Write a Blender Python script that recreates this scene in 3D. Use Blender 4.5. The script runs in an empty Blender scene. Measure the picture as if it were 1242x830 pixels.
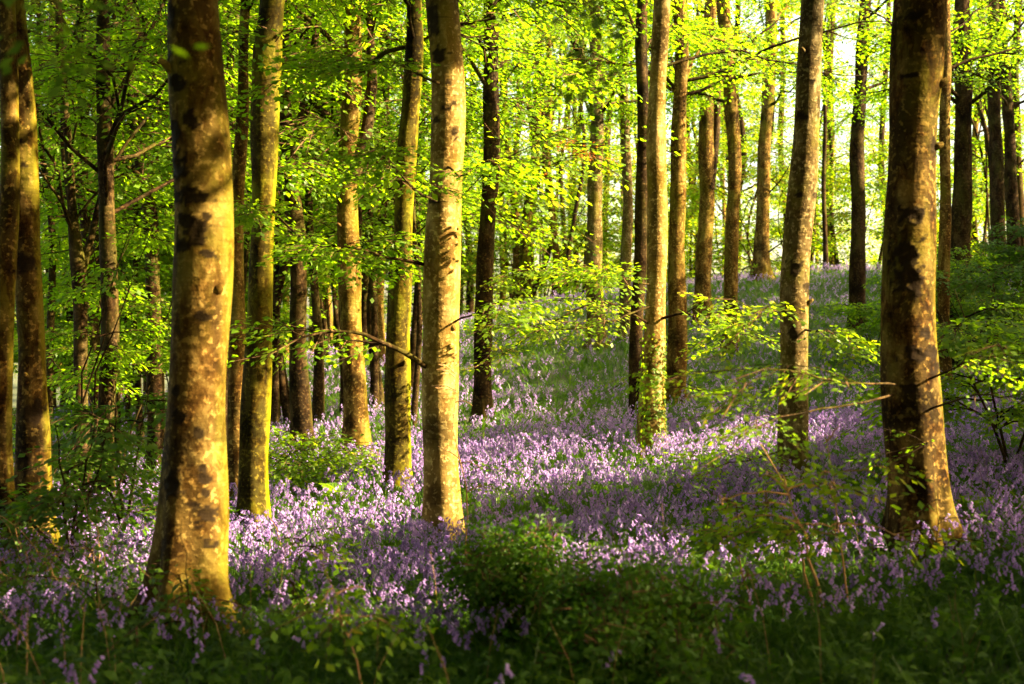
import bpy, math, random
import numpy as np

rng = np.random.default_rng(7)
random.seed(7)
sc = bpy.context.scene
COL = sc.collection

# ------------------------------------------------------------------ camera model
CAM = np.array([0.0, 0.0, 1.6])
FPX, CX, CY = 1726.0, 621.0, 415.0          # focal length and centre in photograph pixels


def W(px, py, d):
    """world point that the camera sees at a photograph pixel, at depth d metres"""
    return np.array([(px - CX) / FPX * d, d, CAM[2] + (CY - py) / FPX * d])


def PX(p):
    p = np.asarray(p, float)
    d = np.maximum(p[..., 1], 0.05)
    return CX + p[..., 0] / d * FPX, CY - (p[..., 2] - CAM[2]) / d * FPX


# ------------------------------------------------------------------ sun
EL, AZ = math.radians(30), math.radians(99)
S = np.array([math.cos(EL) * math.sin(AZ), math.cos(EL) * math.cos(AZ), math.sin(EL)])
E1 = np.cross([0, 0, 1.0], S); E1 /= np.linalg.norm(E1)
E2 = np.cross(S, E1)

# ------------------------------------------------------------------ materials
def new_mat(name):
    m = bpy.data.materials.new(name)
    m.use_nodes = True
    nt = m.node_tree
    nt.nodes.clear()
    out = nt.nodes.new('ShaderNodeOutputMaterial')
    return m, nt, out


def ramp(nt, fac, stops):
    r = nt.nodes.new('ShaderNodeValToRGB')
    el = r.color_ramp.elements
    while len(el) < len(stops):
        el.new(0.5)
    for e, (p, c) in zip(el, stops):
        e.position = p
        e.color = (*c, 1)
    nt.links.new(fac, r.inputs['Fac'])
    return r.outputs['Color']


def attr(nt, name):
    a = nt.nodes.new('ShaderNodeAttribute')
    a.attribute_name = name
    return a.outputs['Fac']


def leafy(name, stops, tstops, trans=0.5, rough=0.5, spec=0.018):
    """thin leaf or petal: diffuse + translucent, colour varies from leaf to leaf"""
    m, nt, out = new_mat(name)
    f = attr(nt, 'rnd')
    dif = nt.nodes.new('ShaderNodeBsdfDiffuse')
    tra = nt.nodes.new('ShaderNodeBsdfTranslucent')
    nt.links.new(ramp(nt, f, stops), dif.inputs['Color'])
    nt.links.new(ramp(nt, f, tstops), tra.inputs['Color'])
    mx = nt.nodes.new('ShaderNodeMixShader')
    mx.inputs[0].default_value = trans
    nt.links.new(dif.outputs[0], mx.inputs[1]); nt.links.new(tra.outputs[0], mx.inputs[2])
    last = mx.outputs[0]
    if spec:
        gl = nt.nodes.new('ShaderNodeBsdfGlossy')
        gl.inputs['Roughness'].default_value = rough
        gl.inputs['Color'].default_value = (0.9, 0.95, 0.85, 1)
        m2 = nt.nodes.new('ShaderNodeMixShader')
        m2.inputs[0].default_value = spec
        nt.links.new(last, m2.inputs[1]); nt.links.new(gl.outputs[0], m2.inputs[2])
        last = m2.outputs[0]
    nt.links.new(last, out.inputs['Surface'])
    return m


M = {}
M['leaf'] = leafy('beech_leaf',
                  [(0, (0.060, 0.125, 0.004)), (0.5, (0.095, 0.165, 0.004)), (0.85, (0.14, 0.190, 0.005)), (1, (0.19, 0.17, 0.008))],
                  [(0, (0.17, 0.36, 0.004)), (0.5, (0.31, 0.53, 0.004)), (0.85, (0.47, 0.62, 0.006)), (1, (0.58, 0.52, 0.010))], 0.55)
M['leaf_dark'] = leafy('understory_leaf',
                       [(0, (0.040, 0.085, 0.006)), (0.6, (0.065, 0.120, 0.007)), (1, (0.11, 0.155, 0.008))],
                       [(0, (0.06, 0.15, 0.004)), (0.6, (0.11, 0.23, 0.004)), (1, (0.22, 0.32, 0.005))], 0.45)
M['leaf_bush'] = leafy('evergreen_leaf', [(0, (0.026, 0.070, 0.005)), (0.7, (0.048, 0.110, 0.006)), (1, (0.10, 0.155, 0.007))],
                       [(0, (0.04, 0.12, 0.003)), (1, (0.14, 0.28, 0.004))], 0.35, spec=0.015)
M['leaf_red'] = leafy('withered_leaf',
                      [(0, (0.22, 0.05, 0.01)), (1, (0.32, 0.11, 0.015))],
                      [(0, (0.45, 0.10, 0.01)), (1, (0.5, 0.2, 0.02))], 0.5)
M['blade'] = leafy('green_blade',
                   [(0, (0.030, 0.070, 0.008)), (0.6, (0.055, 0.115, 0.010)), (1, (0.10, 0.15, 0.010))],
                   [(0, (0.07, 0.17, 0.005)), (0.6, (0.13, 0.27, 0.005)), (1, (0.27, 0.36, 0.006))], 0.4)
M['bell'] = leafy('bluebell_petal',
                  [(0, (0.27, 0.155, 0.43)), (0.5, (0.40, 0.255, 0.57)), (0.85, (0.54, 0.39, 0.69)), (1, (0.72, 0.60, 0.82))],
                  [(0, (0.29, 0.19, 0.46)), (0.5, (0.41, 0.29, 0.59)), (0.85, (0.55, 0.43, 0.71)), (1, (0.74, 0.62, 0.84))], 0.42, spec=0.0)
M['frond'] = leafy('fern_green',
                   [(0, (0.05, 0.12, 0.008)), (1, (0.10, 0.18, 0.010))],
                   [(0, (0.16, 0.32, 0.005)), (1, (0.28, 0.40, 0.006))], 0.5)


def bark_mat(name, dark, mid, pale, algae, scale=1.0, algw=0.4, stain=0.85, crease=0.6):
    m, nt, out = new_mat(name)
    N = nt.nodes.new; L = nt.links.new
    tc = N('ShaderNodeTexCoord')
    mp = N('ShaderNodeMapping'); mp.inputs['Scale'].default_value = (scale, scale, scale * 0.45)
    L(tc.outputs['Object'], mp.inputs[0])
    n1 = N('ShaderNodeTexNoise'); n1.inputs['Scale'].default_value = 5; n1.inputs['Detail'].default_value = 8; n1.inputs['Roughness'].default_value = 0.65
    L(mp.outputs[0], n1.inputs['Vector'])
    base = ramp(nt, n1.outputs['Fac'], [(0.28, dark), (0.5, mid), (0.66, pale), (0.8, mid)])
    # lichen speckles
    n2 = N('ShaderNodeTexNoise'); n2.inputs['Scale'].default_value = 27; n2.inputs['Detail'].default_value = 4
    L(tc.outputs['Object'], n2.inputs['Vector'])
    lk = ramp(nt, n2.outputs['Fac'], [(0.55, (0, 0, 0)), (0.62, (1, 1, 1))])
    mixl = N('ShaderNodeMixRGB'); mixl.inputs[2].default_value = (*[min(1, c * 1.7) for c in pale], 1)
    mul = N('ShaderNodeMath'); mul.operation = 'MULTIPLY'; mul.inputs[1].default_value = 0.55
    L(lk, mul.inputs[0]); L(mul.outputs[0], mixl.inputs[0]); L(base, mixl.inputs[1])
    # green algae in broad patches
    n3 = N('ShaderNodeTexNoise'); n3.inputs['Scale'].default_value = 2.3; n3.inputs['Detail'].default_value = 6
    L(mp.outputs[0], n3.inputs['Vector'])
    ag = ramp(nt, n3.outputs['Fac'], [(0.5, (0, 0, 0)), (0.68, (1, 1, 1))])
    mula = N('ShaderNodeMath'); mula.operation = 'MULTIPLY'; mula.inputs[1].default_value = 0.9
    L(ag, mula.inputs[0])
    mixa = N('ShaderNodeMixRGB'); mixa.inputs[2].default_value = (*algae, 1)
    L(mula.outputs[0], mixa.inputs[0]); L(mixl.outputs[0], mixa.inputs[1])
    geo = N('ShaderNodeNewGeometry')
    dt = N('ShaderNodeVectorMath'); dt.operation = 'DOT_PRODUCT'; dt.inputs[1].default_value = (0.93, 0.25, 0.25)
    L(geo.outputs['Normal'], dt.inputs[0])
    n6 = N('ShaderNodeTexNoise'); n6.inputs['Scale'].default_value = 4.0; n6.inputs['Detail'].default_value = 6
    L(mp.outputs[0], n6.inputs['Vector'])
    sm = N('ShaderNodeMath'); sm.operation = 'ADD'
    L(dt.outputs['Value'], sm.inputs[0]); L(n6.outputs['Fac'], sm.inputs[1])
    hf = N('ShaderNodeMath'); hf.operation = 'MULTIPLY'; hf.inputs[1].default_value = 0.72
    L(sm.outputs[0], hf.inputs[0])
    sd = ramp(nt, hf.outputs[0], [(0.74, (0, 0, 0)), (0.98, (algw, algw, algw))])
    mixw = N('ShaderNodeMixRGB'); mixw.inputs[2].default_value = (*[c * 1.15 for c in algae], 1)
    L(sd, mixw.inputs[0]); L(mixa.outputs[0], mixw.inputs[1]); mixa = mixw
    # fine horizontal creases
    mp2 = N('ShaderNodeMapping'); mp2.inputs['Scale'].default_value = (2.2, 2.2, 20)
    L(tc.outputs['Object'], mp2.inputs[0])
    n4 = N('ShaderNodeTexNoise'); n4.inputs['Scale'].default_value = 1.5; n4.inputs['Detail'].default_value = 5
    L(mp2.outputs[0], n4.inputs['Vector'])
    cr = ramp(nt, n4.outputs['Fac'], [(0.30, (0.5, 0.48, 0.45)), (0.42, (1, 1, 1))])
    mixc = N('ShaderNodeMixRGB'); mixc.blend_type = 'MULTIPLY'; mixc.inputs[0].default_value = crease
    L(mixa.outputs[0], mixc.inputs[1]); L(cr, mixc.inputs[2])
    mp3 = N('ShaderNodeMapping'); mp3.inputs['Scale'].default_value = (1, 1, 0.55)
    L(tc.outputs['Object'], mp3.inputs[0])
    n5 = N('ShaderNodeTexNoise'); n5.inputs['Scale'].default_value = 6.5 * scale; n5.inputs['Detail'].default_value = 7; n5.inputs['Roughness'].default_value = 0.7
    n5.inputs['Distortion'].default_value = 0.6
    L(mp3.outputs[0], n5.inputs['Vector'])
    stn = ramp(nt, n5.outputs['Fac'], [(0.47, (1, 1, 1)), (0.56, (0.50, 0.38, 0.28)), (0.66, (0.20, 0.14, 0.10)), (0.8, (0.10, 0.07, 0.05))])
    mixt = N('ShaderNodeMixRGB'); mixt.blend_type = 'MULTIPLY'; mixt.inputs[0].default_value = stain
    L(mixc.outputs[0], mixt.inputs[1]); L(stn, mixt.inputs[2]); mixc = mixt
    # the bark changes slowly up the trunk: greyer, greener and darker stretches
    n7 = N('ShaderNodeTexNoise'); n7.inputs['Scale'].default_value = 1.3; n7.inputs['Detail'].default_value = 5; n7.inputs['Roughness'].default_value = 0.6
    L(tc.outputs['Object'], n7.inputs['Vector'])
    slow = ramp(nt, n7.outputs['Fac'], [(0.36, (0.38, 0.40, 0.42)), (0.47, (1.0, 1.0, 1.0)), (0.56, (1.0, 0.92, 0.80)), (0.66, (0.55, 0.62, 0.40))])
    mixv = N('ShaderNodeMixRGB'); mixv.blend_type = 'MULTIPLY'; mixv.inputs[0].default_value = 0.9
    L(mixc.outputs[0], mixv.inputs[1]); L(slow, mixv.inputs[2]); mixc = mixv
    # old branch scars
    mixs = N('ShaderNodeMixRGB'); mixs.inputs[2].default_value = (0.013, 0.008, 0.004, 1)
    L(attr(nt, 'scar'), mixs.inputs[0]); L(mixc.outputs[0], mixs.inputs[1])
    bs = N('ShaderNodeBsdfPrincipled'); bs.inputs['Roughness'].default_value = 0.8
    bs.inputs['Specular IOR Level'].default_value = 0.03
    L(mixs.outputs[0], bs.inputs['Base Color'])
    add = N('ShaderNodeMath'); add.operation = 'ADD'
    L(n1.outputs['Fac'], add.inputs[0]); L(n4.outputs['Fac'], add.inputs[1])
    add2 = N('ShaderNodeMath'); add2.operation = 'ADD'
    L(add.outputs[0], add2.inputs[0]); L(n2.outputs['Fac'], add2.inputs[1])
    bp = N('ShaderNodeBump'); bp.inputs['Strength'].default_value = 0.38; bp.inputs['Distance'].default_value = 0.02
    L(add2.outputs[0], bp.inputs['Height']); L(bp.outputs[0], bs.inputs['Normal'])
    L(bs.outputs[0], out.inputs['Surface'])
    return m


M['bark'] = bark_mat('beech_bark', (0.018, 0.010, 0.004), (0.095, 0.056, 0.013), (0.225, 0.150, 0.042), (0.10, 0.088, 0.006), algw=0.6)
M['bark_black'] = bark_mat('darker_beech_bark', (0.008, 0.005, 0.002), (0.048, 0.029, 0.008), (0.17, 0.110, 0.030), (0.10, 0.085, 0.005), algw=0.8, stain=1.0)  # darker variant of the beech bark, with stronger stains
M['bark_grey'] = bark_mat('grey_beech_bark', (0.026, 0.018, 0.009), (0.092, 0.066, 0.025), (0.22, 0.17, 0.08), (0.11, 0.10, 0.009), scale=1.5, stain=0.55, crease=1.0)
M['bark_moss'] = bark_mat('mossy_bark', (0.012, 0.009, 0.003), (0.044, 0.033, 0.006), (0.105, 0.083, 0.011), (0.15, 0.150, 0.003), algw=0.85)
M['bark_pale'] = bark_mat('pale_sunlit_bark', (0.05, 0.030, 0.009), (0.18, 0.115, 0.032), (0.37, 0.27, 0.10), (0.15, 0.112, 0.010), stain=0.45, crease=0.8)  # smooth pale bark, lightened so that sunlit white sits in its colour
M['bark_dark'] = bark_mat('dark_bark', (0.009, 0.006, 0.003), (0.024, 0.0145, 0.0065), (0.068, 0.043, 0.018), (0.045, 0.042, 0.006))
m, nt, out = new_mat('twig')
d = nt.nodes.new('ShaderNodeBsdfDiffuse'); d.inputs['Color'].default_value = (0.09, 0.052, 0.026, 1)
nt.links.new(d.outputs[0], out.inputs['Surface']); M['twig'] = m
m, nt, out = new_mat('pale_dry_stem')
d = nt.nodes.new('ShaderNodeBsdfDiffuse'); d.inputs['Color'].default_value = (0.30, 0.17, 0.075, 1)
nt.links.new(d.outputs[0], out.inputs['Surface']); M['dry'] = m

m, nt, out = new_mat('woodland_soil')
N = nt.nodes.new
tc = N('ShaderNodeTexCoord')
n1 = N('ShaderNodeTexNoise'); n1.inputs['Scale'].default_value = 1.1; n1.inputs['Detail'].default_value = 9
n2 = N('ShaderNodeTexNoise'); n2.inputs['Scale'].default_value = 23; n2.inputs['Detail'].default_value = 5
nt.links.new(tc.outputs['Object'], n1.inputs['Vector']); nt.links.new(tc.outputs['Object'], n2.inputs['Vector'])
ca = ramp(nt, n1.outputs['Fac'], [(0.35, (0.030, 0.045, 0.012)), (0.55, (0.050, 0.065, 0.014)), (0.7, (0.055, 0.038, 0.020))])
cb = ramp(nt, n2.outputs['Fac'], [(0.35, (0.35, 0.35, 0.35)), (0.65, (1.2, 1.1, 0.9))])
mx = N('ShaderNodeMixRGB'); mx.blend_type = 'MULTIPLY'; mx.inputs[0].default_value = 1
nt.links.new(ca, mx.inputs[1]); nt.links.new(cb, mx.inputs[2])
bs = N('ShaderNodeBsdfPrincipled'); bs.inputs['Roughness'].default_value = 0.95
nt.links.new(mx.outputs[0], bs.inputs['Base Color'])
bp = N('ShaderNodeBump'); bp.inputs['Strength'].default_value = 0.8; bp.inputs['Distance'].default_value = 0.04
nt.links.new(n2.outputs['Fac'], bp.inputs['Height']); nt.links.new(bp.outputs[0], bs.inputs['Normal'])
nt.links.new(bs.outputs[0], out.inputs['Surface']); M['soil'] = m


# ------------------------------------------------------------------ mesh building
class Buf:
    """collects vertices and quads, becomes ONE mesh object"""
    def __init__(self):
        self.v, self.f, self.mi, self.r, self.s = [], [], [], [], []
        self.n = 0

    def add(self, V, F, mat=0, rnd=None, scar=None):
        V = np.asarray(V, np.float32).reshape(-1, 3); F = np.asarray(F, np.int32).reshape(-1, 4)
        self.v.append(V); self.f.append(F + self.n); self.n += len(V)
        self.mi.append(np.broadcast_to(np.asarray(mat, np.int32), len(F)).copy())
        self.r.append(np.broadcast_to(np.float32(0.5) if rnd is None else np.asarray(rnd, np.float32), len(F)).copy())
        self.s.append(np.zeros(len(V), np.float32) if scar is None else np.asarray(scar, np.float32))

    def build(self, name, mats, parent=None, origin=None, smooth=True):
        V = np.concatenate(self.v); F = np.concatenate(self.f)
        if origin is not None:
            V = V - np.asarray(origin, np.float32)
        me = bpy.data.meshes.new(name)
        me.vertices.add(len(V)); me.vertices.foreach_set('co', V.ravel())
        me.loops.add(len(F) * 4); me.loops.foreach_set('vertex_index', F.ravel())
        me.polygons.add(len(F)); me.polygons.foreach_set('loop_start', np.arange(0, len(F) * 4, 4, dtype=np.int32))
        me.polygons.foreach_set('material_index', np.concatenate(self.mi))
        me.polygons.foreach_set('use_smooth', np.full(len(F), smooth))
        a = me.attributes.new('rnd', 'FLOAT', 'FACE'); a.data.foreach_set('value', np.concatenate(self.r))
        s = np.concatenate(self.s)
        if s.any():
            a = me.attributes.new('scar', 'FLOAT', 'POINT'); a.data.foreach_set('value', s)
        for k in mats:
            me.materials.append(M[k])
        me.update(calc_edges=True)
        o = bpy.data.objects.new(name, me)
        COL.objects.link(o)
        if parent is not None:
            o.parent = parent
        elif origin is not None:
            o.location = origin
        return o


def tag(o, label=None, cat=None, group=None, kind=None):
    if label: o['label'] = label
    if cat: o['category'] = cat
    if group: o['group'] = group
    if kind: o['kind'] = kind
    return o


def thing(name, loc, label, cat, group=None):
    o = bpy.data.objects.new(name, None)
    COL.objects.link(o)
    o.location = tuple(float(c) for c in loc)
    o.empty_display_size = 0.2
    return tag(o, label, cat, group)


def tube(P, R, seg=8, ph=0.0):
    """tapered tube along the polyline P with radii R -> verts, quads"""
    P = np.asarray(P, float); R = np.asarray(R, float); n = len(P)
    T = np.gradient(P, axis=0); T /= np.linalg.norm(T, axis=1, keepdims=True) + 1e-9
    ref = np.array([0.31, 0.95, 0.05]) if abs(T[0] @ np.array([0.31, 0.95, 0.05])) < 0.85 else np.array([1.0, 0, 0.2])
    A = np.cross(T, ref); A /= np.linalg.norm(A, axis=1, keepdims=True) + 1e-9
    B = np.cross(T, A)
    th = np.arange(seg) / seg * 2 * np.pi + ph
    V = P[:, None] + R[:, None, None] * (np.cos(th)[None, :, None] * A[:, None] + np.sin(th)[None, :, None] * B[:, None])
    i = np.arange(n - 1)[:, None] * seg; j = np.arange(seg)[None]; k = (j + 1) % seg
    F = np.stack([i + j, i + k, i + seg + k, i + seg + j], -1).reshape(-1, 4)
    return V.reshape(-1, 3), F


def smooth_path(P, n):
    """Catmull-Rom through the points P (any columns)"""
    P = np.asarray(P, float)
    Q = np.vstack([2 * P[0] - P[1], P, 2 * P[-1] - P[-2]])
    out = []
    m = len(P) - 1
    for t in np.linspace(0, m - 1e-6, n):
        i = int(t); u = t - i
        a, b, c, d_ = Q[i], Q[i + 1], Q[i + 2], Q[i + 3]
        out.append(0.5 * (2 * b + (c - a) * u + (2 * a - 5 * b + 4 * c - d_) * u * u + (3 * b - a - 3 * c + d_) * u ** 3))
    return np.array(out)


# ------------------------------------------------------------------ terrain
CTRL = []
for px, py, d in [(228, 745, 8.6), (1112, 660, 10), (537, 648, 13), (480, 578, 16.2), (307, 637, 14), (790, 542, 17.2),
                  (962, 570, 15), (585, 499, 22.5), (430, 549, 20), (366, 541, 21), (818, 478, 24), (773, 501, 22),
                  (722, 418, 32), (885, 423, 31), (852, 388, 36), (1040, 405, 33), (924, 340, 44), (757, 412, 34),
                  (600, 384, 41), (700, 364, 42), (1050, 329, 45), (1165, 430, 30), (1210, 345, 40), (1300, 345, 42), (560, 400, 38), (480, 440, 33), (400, 478, 30),
                  (126, 612, 17), (100, 600, 19), (50, 665, 12), (3, 668, 11.5), (190, 560, 24), (320, 508, 29)]:
    CTRL.append(W(px, py, d) - [0, 0, .13 if d < 26 else .05])
CTRL += [np.array(c, float) for c in [(-4, 4, -.05), (4, 4, .05), (0, 0, 0), (-6, 0, -.1), (8, 0, .2), (8, 8, .45), (14, 12, 1.0), (22, 20, 2.3), (30, 36, 3.6),
         (-9, 8, -.3), (-16, 14, -.7), (-15, 28, -.9), (-26, 40, -1.2), (-12, 45, -.6), (-30, 10, -1), (-14, 62, -1.0), (0, 62, 1.2), (20, 64, 2.4), (40, 64, 3),
         (0, 90, -.6), (-30, 90, -1.6), (30, 90, .2), (60, 90, .5), (60, 30, 4), (40, 0, 1), (-50, 0, -1), (-55, 50, -1.6), (0, -25, -.2), (30, -25, .3), (-30, -25, -.6)]]
CTRL = np.array(CTRL)
_c = CTRL[:, :2]


def _tps(r2):
    return 0.5 * r2 * np.log(r2 + 1e-9)


_n = len(_c)
_K = _tps(((_c[:, None] - _c[None]) ** 2).sum(-1)) + np.eye(_n) * 0.6
_P = np.hstack([np.ones((_n, 1)), _c])
_A = np.block([[_K, _P], [_P.T, np.zeros((3, 3))]])
_w = np.linalg.solve(_A, np.concatenate([CTRL[:, 2], np.zeros(3)]))


def G(x, y):
    x = np.asarray(x, float); y = np.asarray(y, float)
    sh = x.shape
    q = np.stack([x.ravel(), y.ravel()], 1)
    z = np.empty(len(q))
    for i in range(0, len(q), 20000):
        s = q[i:i + 20000]
        z[i:i + 20000] = _tps(((s[:, None] - _c[None]) ** 2).sum(-1)) @ _w[:_n] + _w[_n] + s @ _w[_n + 1:]
    z = z.reshape(sh)
    far = np.clip((np.hypot(x, y - 25) - 75) / 40, 0, 1)
    z = np.clip(z, -4, 7) * (1 - far) + (-1.5) * far
    return z + 0.02 * np.sin(x * 2.1 + 0.7 * np.sin(y * 1.3)) + 0.02 * np.sin(y * 2.7 + x * 0.6)


def base_at(px, d):
    x = (px - CX) / FPX * d
    return np.array([x, d, float(G(x, d))])


def build_ground():
    xs = np.concatenate([np.linspace(-420, -45, 16)[:-1], np.linspace(-45, 50, 240), np.linspace(50, 420, 16)[1:]])
    ys = np.concatenate([np.linspace(-200, -12, 10)[:-1], np.linspace(-12, 80, 240), np.linspace(80, 520, 18)[1:]])
    X, Y = np.meshgrid(xs, ys)
    Z = G(X, Y)
    nx = len(xs); ny = len(ys)
    i = np.arange(ny - 1)[:, None] * nx; j = np.arange(nx - 1)[None]
    F = np.stack([i + j, i + j + 1, i + nx + j + 1, i + nx + j], -1).reshape(-1, 4)
    b = Buf(); b.add(np.stack([X, Y, Z], -1), F)
    tag(b.build('ground', ['soil']), 'dark soil of the woodland floor rising to a low hill', 'ground', kind='structure')


build_ground()

# ------------------------------------------------------------------ where the sun gets through the canopy
LIT_POLY = [
    [(285, 650), (330, 615), (410, 594), (470, 578), (560, 558), (700, 540), (780, 526), (900, 506), (952, 506), (952, 534), (860, 548),
     (780, 562), (690, 572), (600, 578), (520, 606), (430, 630), (340, 660), (285, 680)],
    [(85, 668), (205, 640), (205, 676), (100, 700)],
    [(400, 715), (520, 690), (600, 690), (600, 725), (470, 745)],
    [(325, 580), (380, 550), (430, 560), (430, 600), (340, 620)],
    [(640, 662), (720, 640), (760, 650), (700, 680)],
    [(1000, 640), (1070, 632), (1075, 655), (1010, 665)],
]


def in_poly(x, y, poly):
    c = np.zeros(np.shape(x), bool)
    n = len(poly)
    for a in range(n):
        x1, y1 = poly[a]; x2, y2 = poly[a - 1]
        if y1 == y2: continue
        t = ((y1 > y) != (y2 > y)) & (x < (x2 - x1) * (y - y1) / (y2 - y1) + x1)
        c ^= t
    return c


_ph = rng.uniform(0, 6.28, (10, 3)); _fr = rng.uniform(-1, 1, (10, 3))


def vnoise(P, f):
    """cheap smooth noise in about -1..1"""
    P = np.asarray(P, float)
    o = 0
    for k in range(10):
        o = o + np.sin(f * (P @ (_fr[k] * (1.5 + 0.35 * k))) + _ph[k, 0]) * np.cos(f * (P @ np.roll(_fr[k], 1)) * 1.3 + _ph[k, 1])
    return o / 3.2


CELL, NC = 0.13, 760
lit_soft = np.full((NC, NC), 1e9)
lit_r = np.full((NC, NC), 1e9)                 # along-sun coordinate above which nothing may stand in this shaft
OFF = np.array([-40.0, -20.0])


def st(P):
    P = np.asarray(P, float)
    return np.stack([P @ E1, P @ E2], -1)


def mark_lit(P, rad=0.15, grid=None):
    P = np.atleast_2d(P)
    ij = np.floor((st(P) - OFF) / CELL).astype(int)
    r = P @ S
    k = int(math.ceil(rad / CELL))
    for dx in range(-k, k + 1):
        for dy in range(-k, k + 1):
            if (dx * dx + dy * dy) * CELL * CELL > rad * rad + 1e-6: continue
            a = np.clip(ij[:, 0] + dx, 0, NC - 1); b = np.clip(ij[:, 1] + dy, 0, NC - 1)
            np.minimum.at(lit_r if grid is None else grid, (a, b), r)


def blocked(P, slack=0.35, grid=None):
    """True where a leaf clump at P would stand in a shaft of light"""
    P = np.atleast_2d(P)
    ij = np.clip(np.floor((st(P) - OFF) / CELL).astype(int), 0, NC - 1)
    return P @ S > (lit_r if grid is None else grid)[ij[:, 0], ij[:, 1]] + slack


gx, gy = np.meshgrid(np.arange(-9, 22, 0.1), np.arange(4.5, 48, 0.1))
gz = G(gx, gy) + 0.25
GP = np.stack([gx, gy, gz], -1).reshape(-1, 3)
gpx, gpy = PX(GP)
g_lit = np.zeros(len(GP), bool)
for poly in LIT_POLY:
    g_lit |= in_poly(gpx, gpy, poly)
nz = vnoise(GP * [1, 1, 0], 2.4); nz2 = vnoise(GP * [1, 1, 0] + 31.7, 6.0)
g_lit &= (nz + 0.6 * nz2) > -1.15
hill = (gy.ravel() > 19) & ((nz + 0.5 * nz2) > 1.05)          # scattered flecks on the hill
g_lit |= hill
mark_lit(GP[g_lit & ~hill], 0.15)
mark_lit(GP[hill & (nz > .95)], 0.05)
lp_ = np.column_stack([rng.uniform(230, 760, 16000), rng.uniform(20, 560, 16000), rng.uniform(16, 48, 16000)])
lw_ = np.array([W(*r) for r in lp_])
lw_ = lw_[(vnoise(lw_, 1.3) > .22) & (lw_[:, 2] > G(lw_[:, 0], lw_[:, 1]) + .8)]
mark_lit(lw_, .3, lit_soft)

# ------------------------------------------------------------------ leaf sprays
def make_spray(nl, length, leaf, width=0.6, flat=0.25):
    """a flat beech spray: leaves alternating along a twig and its side twigs; returns verts(nl*4,3), twig polyline"""
    V = []
    for k in range(nl):
        t = (k + 0.5) / nl
        side = 1 if k % 2 else -1
        lat = rng.uniform(0.0, 1) ** 0.8 * width * length * 0.55 * math.sin(math.pi * min(1, 0.25 + 0.8 * t))
        p = np.array([t * length + rng.normal(0, 0.03) * length, side * lat, -0.18 * length * t * t + rng.normal(0, 0.03) * length - 0.1 * lat])
        a = side * math.radians(rng.uniform(15, 75))
        dr = np.array([math.cos(a), math.sin(a), rng.normal(-0.15, flat)]); dr /= np.linalg.norm(dr)
        nrm = np.array([rng.normal(0, flat), rng.normal(0, flat), 1.0]); nrm -= dr * (nrm @ dr); nrm /= np.linalg.norm(nrm)
        lt = np.cross(nrm, dr)
        s = leaf * rng.uniform(0.7, 1.25)
        w = s * 0.32
        V += [p, p + dr * s * 0.48 + lt * w - nrm * s * 0.06, p + dr * s - nrm * s * 0.12, p + dr * s * 0.48 - lt * w - nrm * s * 0.06]
    return np.array(V)


BANK = {}


def bank(nl, length, leaf):
    key = (nl, length, leaf)
    if key not in BANK:
        BANK[key] = [make_spray(nl, length, leaf) for _ in range(10)]
    return BANK[key]


def rotmats(yaw, pitch, roll):
    cy, sy, cp, sp, cr, sr = np.cos(yaw), np.sin(yaw), np.cos(pitch), np.sin(pitch), np.cos(roll), np.sin(roll)
    R = np.empty((len(yaw), 3, 3))
    R[:, 0] = np.stack([cy * cp, cy * sp * sr - sy * cr, cy * sp * cr + sy * sr], -1)
    R[:, 1] = np.stack([sy * cp, sy * sp * sr + cy * cr, sy * sp * cr - cy * sr], -1)
    R[:, 2] = np.stack([-sp, cp * sr, cp * cr], -1)
    return R


def put_sprays(buf, P, yaw, nl=18, length=0.6, leaf=0.075, mat=0, pitch=0.15, tilt=0.25, twigmat=1, cull=True, hue=0.0):
    P = np.atleast_2d(np.asarray(P, float))
    yaw = np.broadcast_to(np.asarray(yaw, float), len(P)).copy()
    if cull:
        D = np.stack([np.cos(yaw), np.sin(yaw), 0 * yaw - .1], -1) * length
        Lt = np.stack([-np.sin(yaw), np.cos(yaw), 0 * yaw], -1) * length * .22
        ok = ~blocked(P)
        for C in (P + .35 * D, P + .7 * D, P + 1.05 * D, P + .6 * D + Lt, P + .6 * D - Lt):
            ok &= ~blocked(C)
        sx, sy = PX(P)
        inside = (sx > -60) & (sx < 1300) & (sy > -60) & (sy < 900) & (P[:, 1] > 1)
        ok &= inside | ~(blocked(P, grid=lit_soft) | blocked(P + .7 * D, grid=lit_soft))
        P, yaw = P[ok], yaw[ok]
    n = len(P)
    if not n: return 0
    R = rotmats(yaw, rng.normal(pitch, tilt, n), rng.normal(0, tilt, n))
    sc_ = rng.uniform(0.75, 1.25, n)
    B = bank(nl, length, leaf)
    which = rng.integers(0, len(B), n)
    tone = rng.normal(0, 0.13, n)
    for k in range(len(B)):
        s = which == k
        if not s.any(): continue
        V = np.einsum('nij,vj->nvi', R[s], B[k]) * sc_[s][:, None, None] + P[s][:, None]
        m = V.shape[0] * nl
        F = np.arange(m * 4).reshape(-1, 4)
        r = np.clip(rng.beta(2, 2.2, m) * 0.8 + np.repeat(tone[s], nl) + hue, 0, 1)
        buf.add(V, F, mat, r)
    # a thin twig in the middle of each spray
    if twigmat is not None:
        a = 0.004 + 0.004 * length
        tw = np.array([[0, -a, 0], [0, a, 0], [length * .9, 0, -.14 * length], [length * .5, 0, -.05 * length - a]])
        V = np.einsum('nij,vj->nvi', R, tw) * sc_[:, None, None] + P[:, None]
        buf.add(V, np.arange(n * 4).reshape(-1, 4), twigmat, 0.5)
    return n


# ------------------------------------------------------------------ trees
GROUND_TREES = []          # (x, y, radius): nothing grows inside


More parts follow.
